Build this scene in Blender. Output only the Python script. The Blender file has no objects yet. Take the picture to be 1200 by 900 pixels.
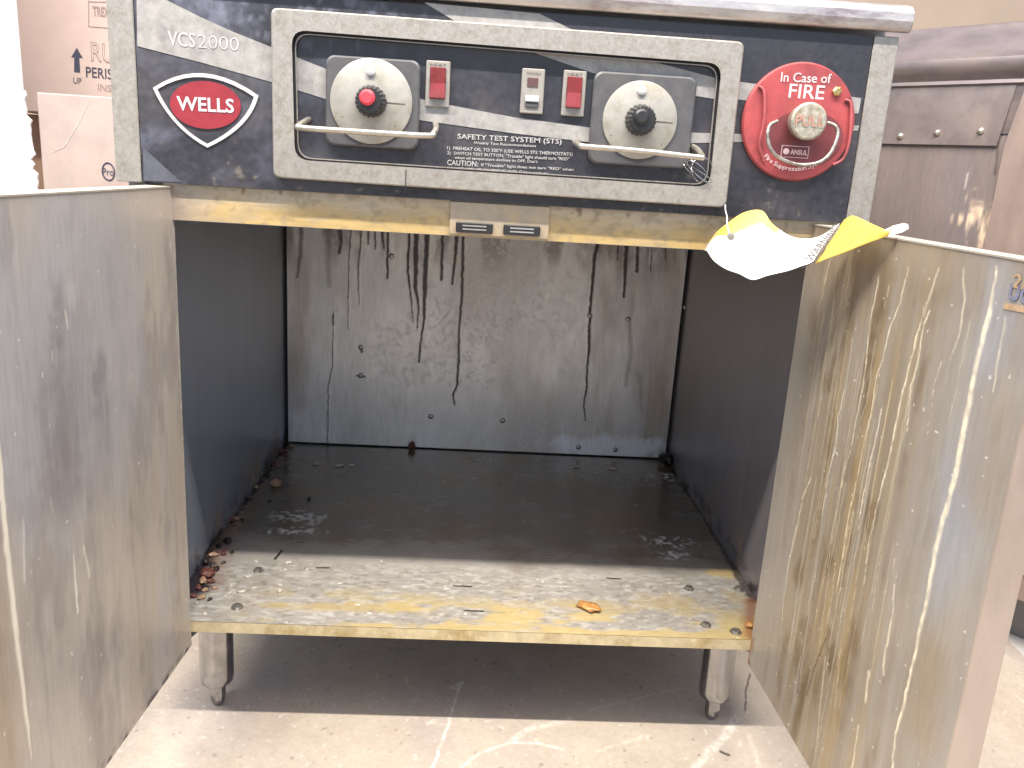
import bpy, math, random
import numpy as np
from mathutils import Vector, Matrix

# ------------------------------------------------------------------ camera, world, light
S = bpy.context.scene
COL = S.collection
S.render.resolution_x, S.render.resolution_y = 1024, 768
CL = Vector((-.0266, -1.0424, .6324)); FPX = 985.39
cam = bpy.data.cameras.new("camera"); co = bpy.data.objects.new("camera", cam); COL.objects.link(co)
co.location = CL; co.rotation_euler = (1.3176, -.0591, -.0359)
cam.sensor_width = 36; cam.lens = 36*FPX/1200; cam.clip_start = .02; cam.clip_end = 500
S.camera = co
ROT = co.rotation_euler.to_matrix()

SUN_DIR = Vector((.045, .39, -1)).normalized()
W = bpy.data.worlds.new("World"); S.world = W; W.use_nodes = True
nt = W.node_tree; bg = nt.nodes['Background']
sky = nt.nodes.new('ShaderNodeTexSky'); sky.sky_type = 'NISHITA'; sky.sun_disc = False
sky.sun_elevation = math.asin(-SUN_DIR.z); sky.sun_rotation = math.atan2(-SUN_DIR.x, -SUN_DIR.y)
sky.dust_density = 2.5
nt.links.new(sky.outputs[0], bg.inputs[0]); bg.inputs[1].default_value = .122
# the shadows show a long ceiling fixture running parallel to the cooker: crisp across it, soft along it
sl = bpy.data.lights.new("ceiling_tube", 'AREA'); so = bpy.data.objects.new("ceiling_tube", sl); COL.objects.link(so)
sl.shape = 'RECTANGLE'; sl.size = 3.4; sl.size_y = .05; sl.energy = 124; sl.color = (1, .93, .84)
so.location = (-.45, -.80, 2.55); so.rotation_euler = (math.radians(12), 0, 0)
S.view_settings.view_transform = 'Standard'; S.view_settings.look = 'None'
S.view_settings.exposure = 1.0; S.view_settings.gamma = 1

# ------------------------------------------------------------------ helpers
GZ = -.179                      # floor level; z = 0 is the cooker's bottom shelf
def hit(u, v, p0, n):           # photo pixel -> point on a real plane of the scene
    d = ROT @ Vector(((u-600)/FPX, (450-v)/FPX, -1)); p0 = Vector(p0); n = Vector(n)
    return CL + d*((p0-CL).dot(n)/d.dot(n))
def onY(u, v, y=0.): return hit(u, v, (0, y, 0), (0, 1, 0))
def onZ(u, v, z=0.): return hit(u, v, (0, 0, z), (0, 0, 1))

def tag(o, label=None, cat=None, group=None, kind=None):
    if label: o['label'] = label
    if cat: o['category'] = cat
    if group: o['group'] = group
    if kind: o['kind'] = kind
    return o
def thing(name, loc, label, cat, group=None):
    o = bpy.data.objects.new(name, None); COL.objects.link(o); o.location = loc; o.empty_display_size = .05
    return tag(o, label, cat, group)
def wloc(o):
    p = Vector((0, 0, 0))
    while o: p += o.location; o = o.parent
    return p

class MB:
    def __init__(s): s.v = []; s.f = []; s.m = []; s.sm = []
    def add(s, vs, fs, m=0, smooth=False):
        b = len(s.v); s.v += [tuple(p) for p in vs]
        for f in fs: s.f.append(tuple(i+b for i in f)); s.m.append(m); s.sm.append(smooth)
        return s
    def box(s, x0, x1, y0, y1, z0, z1, m=0, bev=0., T=None):
        b = min(bev, (x1-x0)*.45, (y1-y0)*.45, (z1-z0)*.45)
        if b <= 0:
            vs = [(x, y, z) for x in (x0, x1) for y in (y0, y1) for z in (z0, z1)]
            fs = [(0, 1, 3, 2), (4, 6, 7, 5), (0, 4, 5, 1), (2, 3, 7, 6), (0, 2, 6, 4), (1, 5, 7, 3)]
        else:
            vs = []; idx = {}
            for ix, x in enumerate((x0, x1)):
                for iy, y in enumerate((y0, y1)):
                    for iz, z in enumerate((z0, z1)):
                        sx, sy, sz = 1-2*ix, 1-2*iy, 1-2*iz
                        idx[ix, iy, iz, 0] = len(vs); vs.append((x, y+sy*b, z+sz*b))
                        idx[ix, iy, iz, 1] = len(vs); vs.append((x+sx*b, y, z+sz*b))
                        idx[ix, iy, iz, 2] = len(vs); vs.append((x+sx*b, y+sy*b, z))
            fs = []
            for i in (0, 1):
                fs.append(tuple(idx[i, a, c, 0] for a, c in ((0, 0), (0, 1), (1, 1), (1, 0))))
                fs.append(tuple(idx[a, i, c, 1] for a, c in ((0, 0), (1, 0), (1, 1), (0, 1))))
                fs.append(tuple(idx[a, c, i, 2] for a, c in ((0, 0), (0, 1), (1, 1), (1, 0))))
            for a in (0, 1):
                for c in (0, 1):
                    fs.append((idx[0, a, c, 1], idx[1, a, c, 1], idx[1, a, c, 2], idx[0, a, c, 2]))
                    fs.append((idx[a, 0, c, 0], idx[a, 1, c, 0], idx[a, 1, c, 2], idx[a, 0, c, 2]))
                    fs.append((idx[a, c, 0, 0], idx[a, c, 1, 0], idx[a, c, 1, 1], idx[a, c, 0, 1]))
                    for d in (0, 1): fs.append((idx[a, c, d, 0], idx[a, c, d, 1], idx[a, c, d, 2]))
        if T is not None: vs = [tuple(T @ Vector(p)) for p in vs]
        return s.add(vs, fs, m)
    def lathe(s, c, prof, axis='Y', n=40, m=0, smooth=True):     # prof: (radius, offset along axis)
        c = Vector(c); vs = []; fs = []
        for r, h in prof:
            for k in range(n):
                a = 2*math.pi*k/n; x, y = r*math.cos(a), r*math.sin(a)
                vs.append(c+Vector((x, h, y) if axis == 'Y' else ((x, y, h) if axis == 'Z' else (h, x, y))))
        for j in range(len(prof)-1):
            for k in range(n): fs.append((j*n+k, j*n+(k+1) % n, (j+1)*n+(k+1) % n, (j+1)*n+k))
        fs.append(tuple(range(n))); fs.append(tuple((len(prof)-1)*n+k for k in range(n)))
        return s.add(vs, fs, m, smooth)
    def tube(s, pts, r, m=0, n=8):
        pts = [Vector(p) for p in pts]; rs = r if isinstance(r, (list, tuple)) else [r]*len(pts)
        vs = []; fs = []; up = None
        for i, p in enumerate(pts):
            t = (pts[min(i+1, len(pts)-1)]-pts[max(i-1, 0)]).normalized()
            if up is None: up = Vector((0, 0, 1)) if abs(t.z) < .9 else Vector((1, 0, 0))
            a = (up-t*up.dot(t)).normalized(); up = a; b = t.cross(a)
            for k in range(n):
                q = 2*math.pi*k/n; vs.append(p+(a*math.cos(q)+b*math.sin(q))*rs[i])
        for i in range(len(pts)-1):
            for k in range(n): fs.append((i*n+k, i*n+(k+1) % n, (i+1)*n+(k+1) % n, (i+1)*n+k))
        fs.append(tuple(range(n))); fs.append(tuple((len(pts)-1)*n+k for k in range(n)))
        return s.add(vs, fs, m, True)
    def prism(s, poly, nrm, depth, m=0):                         # closed polygon (3-D points) thickened along nrm
        nrm = Vector(nrm); n = len(poly); poly = [Vector(p) for p in poly]
        vs = poly+[p+nrm*depth for p in poly]
        fs = [tuple(range(n)), tuple(range(2*n-1, n-1, -1))]+[(i, (i+1) % n, n+(i+1) % n, n+i) for i in range(n)]
        return s.add(vs, fs, m)
    def frame(s, outer, inner, m=0, ch=.0015, y0=0., y1=-.012):  # ring between two loops of (x,z)
        n = len(outer)
        def off(L, d):
            cx = sum(p[0] for p in L)/n; cz = sum(p[1] for p in L)/n; r = []
            for x, z in L: r.append((x-math.copysign(min(d, abs(x-cx)), x-cx), z-math.copysign(min(d, abs(z-cz)), z-cz)))
            return r
        loops = [(outer, y0), (outer, y1+ch), (off(outer, ch), y1), (off(inner, -ch), y1), (inner, y1+ch), (inner, y0)]
        vs = [(x, y, z) for L, y in loops for x, z in L]; fs = []
        for j in range(len(loops)-1):
            for k in range(n): fs.append((j*n+k, j*n+(k+1) % n, (j+1)*n+(k+1) % n, (j+1)*n+k))
        return s.add(vs, fs, m)
    def build(s, name, mats, parent=None, bevel=0.):
        me = bpy.data.meshes.new(name)
        o = bpy.data.objects.new(name, me); COL.objects.link(o)
        off = Vector((0, 0, 0))
        if parent: o.parent = parent; off = wloc(parent)
        me.from_pydata([tuple(Vector(p)-off) for p in s.v], [], s.f)
        for mt in (mats if isinstance(mats, (list, tuple)) else [mats]): me.materials.append(mt)
        me.polygons.foreach_set('material_index', s.m); me.polygons.foreach_set('use_smooth', s.sm)
        import bmesh
        bm = bmesh.new(); bm.from_mesh(me); bmesh.ops.recalc_face_normals(bm, faces=bm.faces); bm.to_mesh(me); bm.free()
        if any(s.sm):
            try: me.set_sharp_from_angle(angle=math.radians(38))
            except Exception: pass
        if bevel:
            b = o.modifiers.new('bevel', 'BEVEL'); b.width = bevel; b.segments = 2; b.limit_method = 'ANGLE'
        return o
def rrect(x0, x1, z0, z1, r, k=6):
    L = []
    for cx, cz, a0 in ((x1-r, z1-r, 0), (x0+r, z1-r, 90), (x0+r, z0+r, 180), (x1-r, z0+r, 270)):
        for i in range(k+1):
            a = math.radians(a0+90*i/k); L.append((cx+r*math.cos(a), cz+r*math.sin(a)))
    return L
def smooth(c, sub=6):
    c = [c[0]]+list(c)+[c[-1]]; out = []
    for i in range(1, len(c)-2):
        p0, p1, p2, p3 = c[i-1:i+3]
        for k in range(sub):
            t = k/sub; out.append(.5*((2*p1)+(p2-p0)*t+(2*p0-5*p1+4*p2-p3)*t*t+(3*p1-p0-3*p2+p3)*t**3))
    return out+[c[-2]]
def quadloop(cs, r, k=6):        # rounded loop through four corners (x,z): TR, TL, BL, BR
    L = []; n = 4
    for i in range(4):
        p = Vector(cs[i]); a = Vector(cs[i-1]); b = Vector(cs[(i+1) % 4])
        pa = p+(a-p).normalized()*r; pb = p+(b-p).normalized()*r
        for j in range(k+1):
            t = j/k; L.append(tuple((1-t)**2*pa+2*t*(1-t)*p+t*t*pb))
    return L

# ---- lettering
_fc = {}
def text_mesh(body, bold=0., shear=0.):
    key = (body, bold, shear)
    if key in _fc: return _fc[key]
    c = bpy.data.curves.new('lettering_curve', 'FONT'); c.body = body; c.size = 1; c.offset = bold; c.shear = shear; c.resolution_u = 3
    o = bpy.data.objects.new('lettering_tmp', c); COL.objects.link(o)
    dg = bpy.context.evaluated_depsgraph_get(); me = bpy.data.meshes.new_from_object(o.evaluated_get(dg))
    vs = [tuple(v.co) for v in me.vertices]; fs = [tuple(p.vertices) for p in me.polygons]
    bpy.data.objects.remove(o); bpy.data.curves.remove(c); bpy.data.meshes.remove(me)
    _fc[key] = (vs, fs); return _fc[key]
def put_text(mb, body, p0, p1, h, nrm=(0, -1, 0), m=0, bold=0., shear=0., lift=.0004):
    """lettering from lower-left p0 to lower-right p1 (3-D points on the surface), letter height h"""
    vs, fs = text_mesh(body, bold, shear); p0, p1, nrm = Vector(p0), Vector(p1), Vector(nrm)
    x0 = min(v[0] for v in vs); x1 = max(v[0] for v in vs)
    ex = (p1-p0); ey = nrm.cross(ex).normalized(); ey = ey if ey.z >= 0 or abs(ey.z) < .2 else -ey
    mb.add([p0+ex*((v[0]-x0)/(x1-x0))+ey*(v[1]/.70*h)+nrm*lift for v in vs], fs, m)

# ---- materials
def node_mat(name):
    m = bpy.data.materials.new(name); m.use_nodes = True; t = m.node_tree; b = t.nodes['Principled BSDF']; return m, t, b
def mat(name, col, rough=.5, metal=0., var=.12, scale=40., bump=0., dirt=None, dirt_amt=.0, dscale=12., stretch=(1, 1, 1), coat=0.):
    m, t, b = node_mat(name); N = t.nodes; L = t.links
    tc = N.new('ShaderNodeTexCoord'); mp = N.new('ShaderNodeMapping'); mp.inputs['Scale'].default_value = stretch
    L.new(tc.outputs['Object'], mp.inputs[0])
    n1 = N.new('ShaderNodeTexNoise'); n1.inputs['Scale'].default_value = scale; n1.inputs['Detail'].default_value = 6; n1.inputs['Roughness'].default_value = .65
    L.new(mp.outputs[0], n1.inputs[0])
    r = N.new('ShaderNodeMapRange'); r.inputs['From Min'].default_value = .3; r.inputs['From Max'].default_value = .7
    r.inputs['To Min'].default_value = 1-var; r.inputs['To Max'].default_value = 1+var; L.new(n1.outputs[0], r.inputs[0])
    mx = N.new('ShaderNodeVectorMath'); mx.operation = 'SCALE'; mx.inputs[0].default_value = col; L.new(r.outputs[0], mx.inputs['Scale'])
    out = mx.outputs[0]
    if dirt:
        n2 = N.new('ShaderNodeTexNoise'); n2.inputs['Scale'].default_value = dscale; n2.inputs['Detail'].default_value = 8; n2.inputs['Roughness'].default_value = .7
        L.new(mp.outputs[0], n2.inputs[0])
        r2 = N.new('ShaderNodeMapRange'); r2.inputs['From Min'].default_value = .48; r2.inputs['From Max'].default_value = .66; r2.inputs['To Max'].default_value = dirt_amt
        L.new(n2.outputs[0], r2.inputs[0])
        mm = N.new('ShaderNodeMix'); mm.data_type = 'RGBA'; L.new(r2.outputs[0], mm.inputs[0]); L.new(out, mm.inputs[6]); mm.inputs[7].default_value = (*dirt, 1)
        out = mm.outputs[2]
    L.new(out, b.inputs['Base Color'])
    rr = N.new('ShaderNodeMapRange'); rr.inputs['To Min'].default_value = max(.05, rough-.12); rr.inputs['To Max'].default_value = min(1, rough+.12)
    L.new(n1.outputs[0], rr.inputs[0]); L.new(rr.outputs[0], b.inputs['Roughness'])
    b.inputs['Metallic'].default_value = metal; b.inputs['Coat Weight'].default_value = coat
    if bump:
        bp = N.new('ShaderNodeBump'); bp.inputs['Strength'].default_value = bump; bp.inputs['Distance'].default_value = .001
        L.new(n1.outputs[0], bp.inputs['Height']); L.new(bp.outputs[0], b.inputs['Normal'])
    return m
def mat_attr(name, stretch=(1, 1, 1), fine=.10, bump=.15, scale=260.):
    """surface whose wear (colour, roughness, metal) is computed on its dense mesh; node noise adds the fine grain"""
    m, t, b = node_mat(name); N = t.nodes; L = t.links
    def at(n):
        a = N.new('ShaderNodeAttribute'); a.attribute_name = n; return a
    a = at('wear_colour'); tc = N.new('ShaderNodeTexCoord'); mp = N.new('ShaderNodeMapping'); mp.inputs['Scale'].default_value = stretch
    L.new(tc.outputs['Object'], mp.inputs[0])
    n1 = N.new('ShaderNodeTexNoise'); n1.inputs['Scale'].default_value = scale; n1.inputs['Detail'].default_value = 4
    L.new(mp.outputs[0], n1.inputs[0])
    r = N.new('ShaderNodeMapRange'); r.inputs['From Min'].default_value = .3; r.inputs['From Max'].default_value = .7
    r.inputs['To Min'].default_value = 1-fine; r.inputs['To Max'].default_value = 1+fine; L.new(n1.outputs[0], r.inputs[0])
    mx = N.new('ShaderNodeVectorMath'); mx.operation = 'SCALE'; L.new(a.outputs['Color'], mx.inputs[0]); L.new(r.outputs[0], mx.inputs['Scale'])
    L.new(mx.outputs[0], b.inputs['Base Color'])
    q = N.new('ShaderNodeMath'); q.operation = 'MULTIPLY'; L.new(at('wear_rough').outputs['Fac'], q.inputs[0]); L.new(r.outputs[0], q.inputs[1])
    L.new(q.outputs[0], b.inputs['Roughness']); L.new(at('wear_metal').outputs['Fac'], b.inputs['Metallic'])
    bp = N.new('ShaderNodeBump'); bp.inputs['Strength'].default_value = bump; bp.inputs['Distance'].default_value = .0006
    L.new(n1.outputs[0], bp.inputs['Height']); L.new(bp.outputs[0], b.inputs['Normal'])
    return m

# ---- noise and stains on dense grids
def vnoise(U, V, cu, cv, seed, octaves=1, gain=.55):
    out = np.zeros_like(U); amp = 1; tot = 0
    for k in range(octaves):
        rg = np.random.default_rng(seed*31+k); T = rg.random((128, 128))
        a = U/cu*(2**k)+37.3; b = V/cv*(2**k)+51.7
        ia = np.floor(a).astype(int); ib = np.floor(b).astype(int); fa = a-ia; fb = b-ib
        fa = fa*fa*(3-2*fa); fb = fb*fb*(3-2*fb)
        g = lambda i, j: T[i % 128, j % 128]
        out += amp*((g(ia, ib)*(1-fa)+g(ia+1, ib)*fa)*(1-fb)+(g(ia, ib+1)*(1-fa)+g(ia+1, ib+1)*fa)*fb)
        tot += amp; amp *= gain
    return out/tot
def sst(a, b, x): t = np.clip((x-a)/(b-a), 0, 1); return t*t*(3-2*t)
class Skin:
    """colour / roughness / metal / height fields of one surface, in metres (u, v)"""
    def __init__(s, u, v, base, rough, metal):
        s.u, s.v = u, v; s.U, s.V = np.meshgrid(u, v)
        s.c = np.ones(s.U.shape+(3,))*np.array(base); s.r = np.full(s.U.shape, rough); s.m = np.full(s.U.shape, metal); s.h = np.zeros(s.U.shape)
    def n(s, cu, cv, seed, o=4): return vnoise(s.U, s.V, cu, cv, seed, o)
    def mul(s, k): s.c *= k[..., None]
    def mix(s, col, a, rough=None, metal=None, h=0.):
        a = np.clip(a, 0, 1); s.c += (np.array(col)-s.c)*a[..., None]
        if rough is not None: s.r += (rough-s.r)*a
        if metal is not None: s.m += (metal-s.m)*a
        s.h += h*a
    def line(s, pts, w, soft=.35, wob=0., seed=1):       # pts (u,v), w: half widths in m -> 0..1 mask
        pts = [np.array(p, float) for p in pts]
        if not isinstance(w, (list, tuple)): w = [w]*len(pts)
        M = np.zeros(s.U.shape); wm = max(w)*2.2+.004+wob*2
        us, vs = s.u, s.v
        for i in range(len(pts)-1):
            a, b = pts[i], pts[i+1]
            i0 = np.searchsorted(us, min(a[0], b[0])-wm); i1 = np.searchsorted(us, max(a[0], b[0])+wm)
            j0 = np.searchsorted(vs, min(a[1], b[1])-wm); j1 = np.searchsorted(vs, max(a[1], b[1])+wm)
            if i1 <= i0 or j1 <= j0: continue
            UU, VV = s.U[j0:j1, i0:i1], s.V[j0:j1, i0:i1]
            if wob: UU = UU+(vnoise(UU, VV, .012, .012, seed, 2)-.5)*2*wob
            d = b-a; L2 = max(d@d, 1e-12); t = np.clip(((UU-a[0])*d[0]+(VV-a[1])*d[1])/L2, 0, 1)
            D = np.hypot(UU-a[0]-t*d[0], VV-a[1]-t*d[1]); ww = w[i]+(w[i+1]-w[i])*t
            k = 1-sst(1-soft, 1+soft, D/ww)
            M[j0:j1, i0:i1] = np.maximum(M[j0:j1, i0:i1], k)
        return M
    def blob(s, p, ru, rv, rag=.5, seed=3, cell=.02):
        d = np.hypot((s.U-p[0])/ru, (s.V-p[1])/rv)+(s.n(cell, cell, seed, 3)-.5)*2*rag
        return 1-sst(.45, 1.1, d)
    def poly(s, P):
        P = np.array(P); M = np.zeros(s.U.shape, bool); n = len(P)
        for i in range(n):
            a, b = P[i], P[(i+1) % n]
            with np.errstate(divide='ignore', invalid='ignore'):
                c = ((a[1] > s.V) != (b[1] > s.V)) & (s.U < (b[0]-a[0])*(s.V-a[1])/(b[1]-a[1])+a[0])
            M ^= c
        return M.astype(float)
def skin_object(name, sk, pos, nrm, mats, parent=None, extra=None):
    """pos(U,V)->(…,3) world positions, nrm unit normal; extra: MB with the plain remaining faces (material slot >=1)"""
    nv, nu = sk.U.shape; P = pos(sk.U, sk.V)+np.array(nrm)*sk.h[..., None]
    off = np.array(wloc(parent)) if parent else np.zeros(3)
    V = (P-off).reshape(-1, 3); idx = np.arange(nu*nv).reshape(nv, nu)
    q = np.stack([idx[:-1, :-1], idx[:-1, 1:], idx[1:, 1:], idx[1:, :-1]], -1).reshape(-1, 4)
    a = P[0, 1]-P[0, 0]; b = P[1, 0]-P[0, 0]
    if np.dot(np.cross(a, b), nrm) < 0: q = q[:, ::-1]
    nb = len(V); fs = q.astype(np.int32).ravel(); starts = np.arange(len(q))*4; tot = np.full(len(q), 4); mi = np.zeros(len(q), int); sm = np.ones(len(q), bool)
    if extra:
        V = np.vstack([V, np.array([tuple(p) for p in extra.v])-off])
        ef = [i+nb for f in extra.f for i in f]; el = np.array([len(f) for f in extra.f])
        starts = np.concatenate([starts, len(fs)+np.concatenate([[0], np.cumsum(el)[:-1]])]); tot = np.concatenate([tot, el])
        fs = np.concatenate([fs, ef]); mi = np.concatenate([mi, extra.m]); sm = np.concatenate([sm, extra.sm])
    me = bpy.data.meshes.new(name); me.vertices.add(len(V)); me.vertices.foreach_set('co', V.ravel())
    me.loops.add(len(fs)); me.loops.foreach_set('vertex_index', fs.astype(np.int32))
    me.polygons.add(len(starts)); me.polygons.foreach_set('loop_start', starts.astype(np.int32)); me.polygons.foreach_set('loop_total', tot.astype(np.int32))
    for mt in mats: me.materials.append(mt)
    me.polygons.foreach_set('material_index', mi.astype(np.int32)); me.polygons.foreach_set('use_smooth', sm)
    me.update(calc_edges=True)
    c = np.ones((len(V), 4)); c[:nb, :3] = np.clip(sk.c, .004, .95).reshape(-1, 3)
    A = me.attributes.new('wear_colour', 'FLOAT_COLOR', 'POINT'); A.data.foreach_set('color', c.ravel())
    for nm, f in (('wear_rough', sk.r), ('wear_metal', sk.m)):
        z = np.zeros(len(V)); z[:nb] = np.clip(f, .03, 1).ravel(); A = me.attributes.new(nm, 'FLOAT', 'POINT'); A.data.foreach_set('value', z)
    me.validate()
    o = bpy.data.objects.new(name, me); COL.objects.link(o)
    if parent: o.parent = parent
    return o

# materials
M_steel = mat('dull stainless steel', (.50, .49, .47), .42, .75, .12, 30, .1, (.28, .22, .15), .5, 18)
M_steel_dark = mat('greasy dark steel and underbody shade', (.18, .18, .19), .4, .6, .2, 14, .1)
M_pale = mat('speckled pale metal trim', (.37, .345, .31), .38, .5, .13, 260, .15, (.22, .185, .135), .55, 75)
M_rail = mat('worn bright steel rail', (.48, .45, .43), .35, .7, .18, 60, .2, (.22, .16, .17), .8, 45, (.35, 1, 1))
M_black = mat('black plastic', (.02, .02, .022), .4, 0, .2, 60)
M_gap = mat('dark gap fill', (.015, .015, .02), .7)
M_letter = mat('worn white lettering', (.38, .37, .36), .6, 0, .25, 300)
M_letterp = mat('white print', (.46, .45, .45), .6, 0, .08, 200)
M_wire = mat('steel wire', (.50, .47, .41), .3, .8, .15, 80, .1, (.4, .33, .2), .5, 60)
M_plate = mat('grey dial plate', (.075, .075, .08), .5, .1, .15, 60, .05, (.12, .11, .10), .4, 40)
M_dial = mat('aged aluminium dial', (.33, .315, .28), .45, .3, .15, 50, .1, (.22, .19, .12), .6, 30)
M_switch = mat('switch bezel', (.28, .265, .24), .5, .2, .12, 150, .1, (.3, .25, .2), .5, 120)
M_red = mat('red rocker plastic', (.16, .026, .028), .3, 0, .2, 90, 0, (.22, .02, .03), .6, 60)
M_redcap = mat('red knob cap', (.75, .06, .08), .3, 0, .1, 80)
M_amber = mat('dark lamp window', (.10, .05, .05), .25)
M_fire = mat('worn red enamel', (.30, .048, .05), .5, 0, .28, 26, .08, (.19, .04, .045), .85, 22, coat=.1)
M_fire_deep = mat('dark and shaded red enamel', (.13, .028, .032), .5, 0, .25, 30)
M_fire_rib = mat('pink worn red enamel edge', (.33, .075, .08), .45, 0, .2, 60)
M_fireletter = mat('pinkish white print', (.60, .44, .44), .6, 0, .15, 200)
M_brass = mat('greasy brass screw', (.5, .38, .16), .35, .8, .2, 100)
M_logo = mat('badge red', (.24, .022, .032), .4, 0, .12, 60)
M_stripe = mat('silver stripe decal', (.31, .30, .285), .5, .2, .16, 90, .05, (.20, .19, .18), .8, 40)
M_patch_blue = mat('blue grey patch', (.085, .09, .115), .5, .2, .2, 60)
M_leg = mat('tarnished leg steel', (.42, .42, .43), .16, 1, .10, 40, .05, (.20, .19, .18), .5, 22)
M_bolt = mat('bolt steel', (.35, .33, .30), .35, .8, .3, 200, .2, (.08, .06, .04), .8, 150)
M_card = mat('kraft cardboard', (.52, .41, .36), .85, 0, .05, 25, .1, (.47, .36, .31), .5, 6)
M_card2 = mat('greyish cardboard', (.37, .30, .27), .85, 0, .05, 25, .1, (.26, .205, .185), .5, 6)
M_card3 = mat('orange lit cardboard', (.42, .27, .19), .85, 0, .05, 25, .1)  # orange light is put into the board's base colour
M_ink = mat('black box ink', (.045, .045, .075), .8, 0, .2, 200)
M_inkpale = mat('faded box ink', (.28, .21, .20), .8, 0, .2, 200)
M_white = mat('white foam', (.78, .78, .78), .8, 0, .04, 30, .2)
M_yellow = mat('yellow tag print', (.55, .40, .07), .5, 0, .1, 60, 0, (.48, .32, .05), .5, 20)
M_paper = mat('white tag card', (.66, .66, .62), .6, 0, .03, 40)
M_tagink = mat('tag ink', (.06, .05, .05), .6)
M_beige = mat('beige painted wall', (.55, .42, .31), .8, 0, .06, 5)
M_flange = mat('pinkish reflecting door edge', (.50, .405, .335), .4, .35, .10, 14, .05, (.33, .26, .21), .5, 9, (1, 1, .35))
A_metal_v = mat_attr('stained sheet steel', (1, 1, .12), .07, .12, 260)
A_metal_h = mat_attr('stained shelf steel', (.2, 1, 1), .08, .15, 200)
A_panel = mat_attr('dirty black fascia', (1, 1, 1), .2, .05, 120)
A_floor = mat_attr('concrete floor', (1, 1, 1), .07, .25, 160)

# ------------------------------------------------------------------ setting: floor and wall
xs = np.concatenate([[-60, -20, -6, -2.5, -1.2], np.arange(-.75, 1.3, .0022), [1.6, 2.6, 6, 20, 60]])
ys = np.concatenate([[-60, -20, -6, -2, -.9], np.arange(-.55, .75, .0025), [1, 1.6, 3, 8, 25, 60]])
sk = Skin(xs, ys, (.405, .35, .285), .75, 0)
sk.mul(.82+.36*sk.n(.30, .30, 5)); sk.mul(.93+.14*sk.n(.03, .03, 6, 3)); sk.mix((.36, .27, .20), sst(.5, .75, sk.n(.09, .07, 7))*.35)
def fl(pts): return [tuple(onZ(u, v, GZ)[:2]) for u, v in pts]
def fm(px): return px*.00125
sk.mix((.30, .26, .24), sst(.55, .8, sk.n(.12, .25, 8))*.6)
for pts, w, a in (([(540, 802), (536, 812), (528, 840), (518, 870), (505, 902)], 1.6, .85), ([(541, 800), (534, 806)], 3.5, .6),
                  ([(535, 905), (560, 883), (598, 870), (630, 871), (660, 878)], 1.7, .85), ([(600, 868), (618, 855), (650, 848), (670, 842)], 4, .45),
                  ([(690, 832), (740, 820), (800, 806)], 1.4, .4), ([(862, 842), (850, 862), (832, 880), (815, 900)], 5, .6), ([(878, 862), (890, 900)], 3, .3),
                  ([(500, 845), (520, 850)], 2, .3), ([(700, 880), (760, 862)], 2, .3)):
    nz = sst(.35, .6, sk.n(.006, .006, 21, 2))
    sk.mix((.66, .61, .56), sk.line(fl(pts), fm(w), .6, .002)*a*.75*(.35+.65*nz), .8)
sk.mix((.05, .04, .035), sk.line(fl([(879, 790), (874, 810), (873, 832)]), fm(1.1), .5, .002)*.9)
for p in ((850, 883), (1172, 762)): sk.mix((.05, .04, .03), sk.line(fl([(p[0]-5, p[1]-2), (p[0]+4, p[1]+2)]), fm(2.2)))
sk.mix((.46, .43, .41), sk.poly(fl([(1160, 728), (1230, 740), (1260, 800), (1200, 769)])))
sk.mix((.55, .5, .46), sst(.80, .86, sk.n(.008, .008, 31, 2))*.5)
sk.mix((.12, .10, .09), sst(.84, .88, sk.n(.009, .009, 33, 2))*.5)
fo = skin_object('floor', sk, lambda U, V: np.stack([U, V, np.full_like(U, GZ)], -1), (0, 0, 1), [A_floor])
tag(fo, kind='structure')
wl = MB().box(-8, 9, 2.6, 2.75, GZ, 4).build('wall', M_beige); tag(wl, kind='structure')

# ------------------------------------------------------------------ cooker
cooker = thing('cooking_station', (0, .4, GZ), 'stainless ventless cooking station with black control panel and open greasy cabinet standing on short legs', 'cooking station')
XT = .4265; ZB = .589; ZTOP = .806
# fascia
P = lambda u, v: tuple(onY(u, v, 0)[i] for i in (0, 2))
u = np.arange(-XT, XT+.0005, .0016); v = np.arange(ZB, ZTOP+.0005, .0016)
sk = Skin(u, v, (.028, .028, .036), .30, .0)
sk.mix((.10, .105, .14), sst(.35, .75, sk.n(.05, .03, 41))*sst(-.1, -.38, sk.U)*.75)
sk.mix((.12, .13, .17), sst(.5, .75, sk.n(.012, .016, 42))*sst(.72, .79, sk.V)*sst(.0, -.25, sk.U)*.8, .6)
sk.mix((.07, .065, .07), sst(.4, .8, sk.n(.09, .06, 43))*.6, .5)
sk.mix((.3, .26, .2), sst(.70, .85, sk.n(.01, .01, 44, 3))*.3*sst(.66, .60, sk.V), .7)
ex = MB().box(-XT, XT, .0006, .02, ZB, ZTOP, 1)
fascia = skin_object('control_panel', sk, lambda U, V: np.stack([U, np.zeros_like(U), V], -1), (0, -1, 0), [A_panel, M_black], cooker, ex)
def decal(mb, px, y, th, m=0):
    mb.prism([onY(a, b, y) for a, b in px], (0, -1, 0), th, m)
mb = MB()
decal(mb, [(160, -6), (183, -6), (235, 20), (275, 38), (325, 58), (400, 88), (440, 100), (500, 118), (600, 137), (694, 150), (760, 154), (868, 157), (1000, 147), (1007, 147), (1005, 153), (880, 166), (760, 169), (694, 167), (600, 156), (500, 142), (440, 132), (400, 122), (325, 98), (235, 73), (161, 54)], -.0002, .0004)
decal(mb, [(497, 3), (560, 9), (632, 16), (667, 33), (700, 50), (768, 73), (837, 91), (868, 96), (1009, 115), (1006, 133), (1000, 133), (868, 117), (837, 116), (807, 111), (770, 108), (693, 85), (632, 64), (580, 44), (532, 24)], -.0002, .0004)
mb.build('silver_stripe', M_stripe, fascia)
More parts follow.
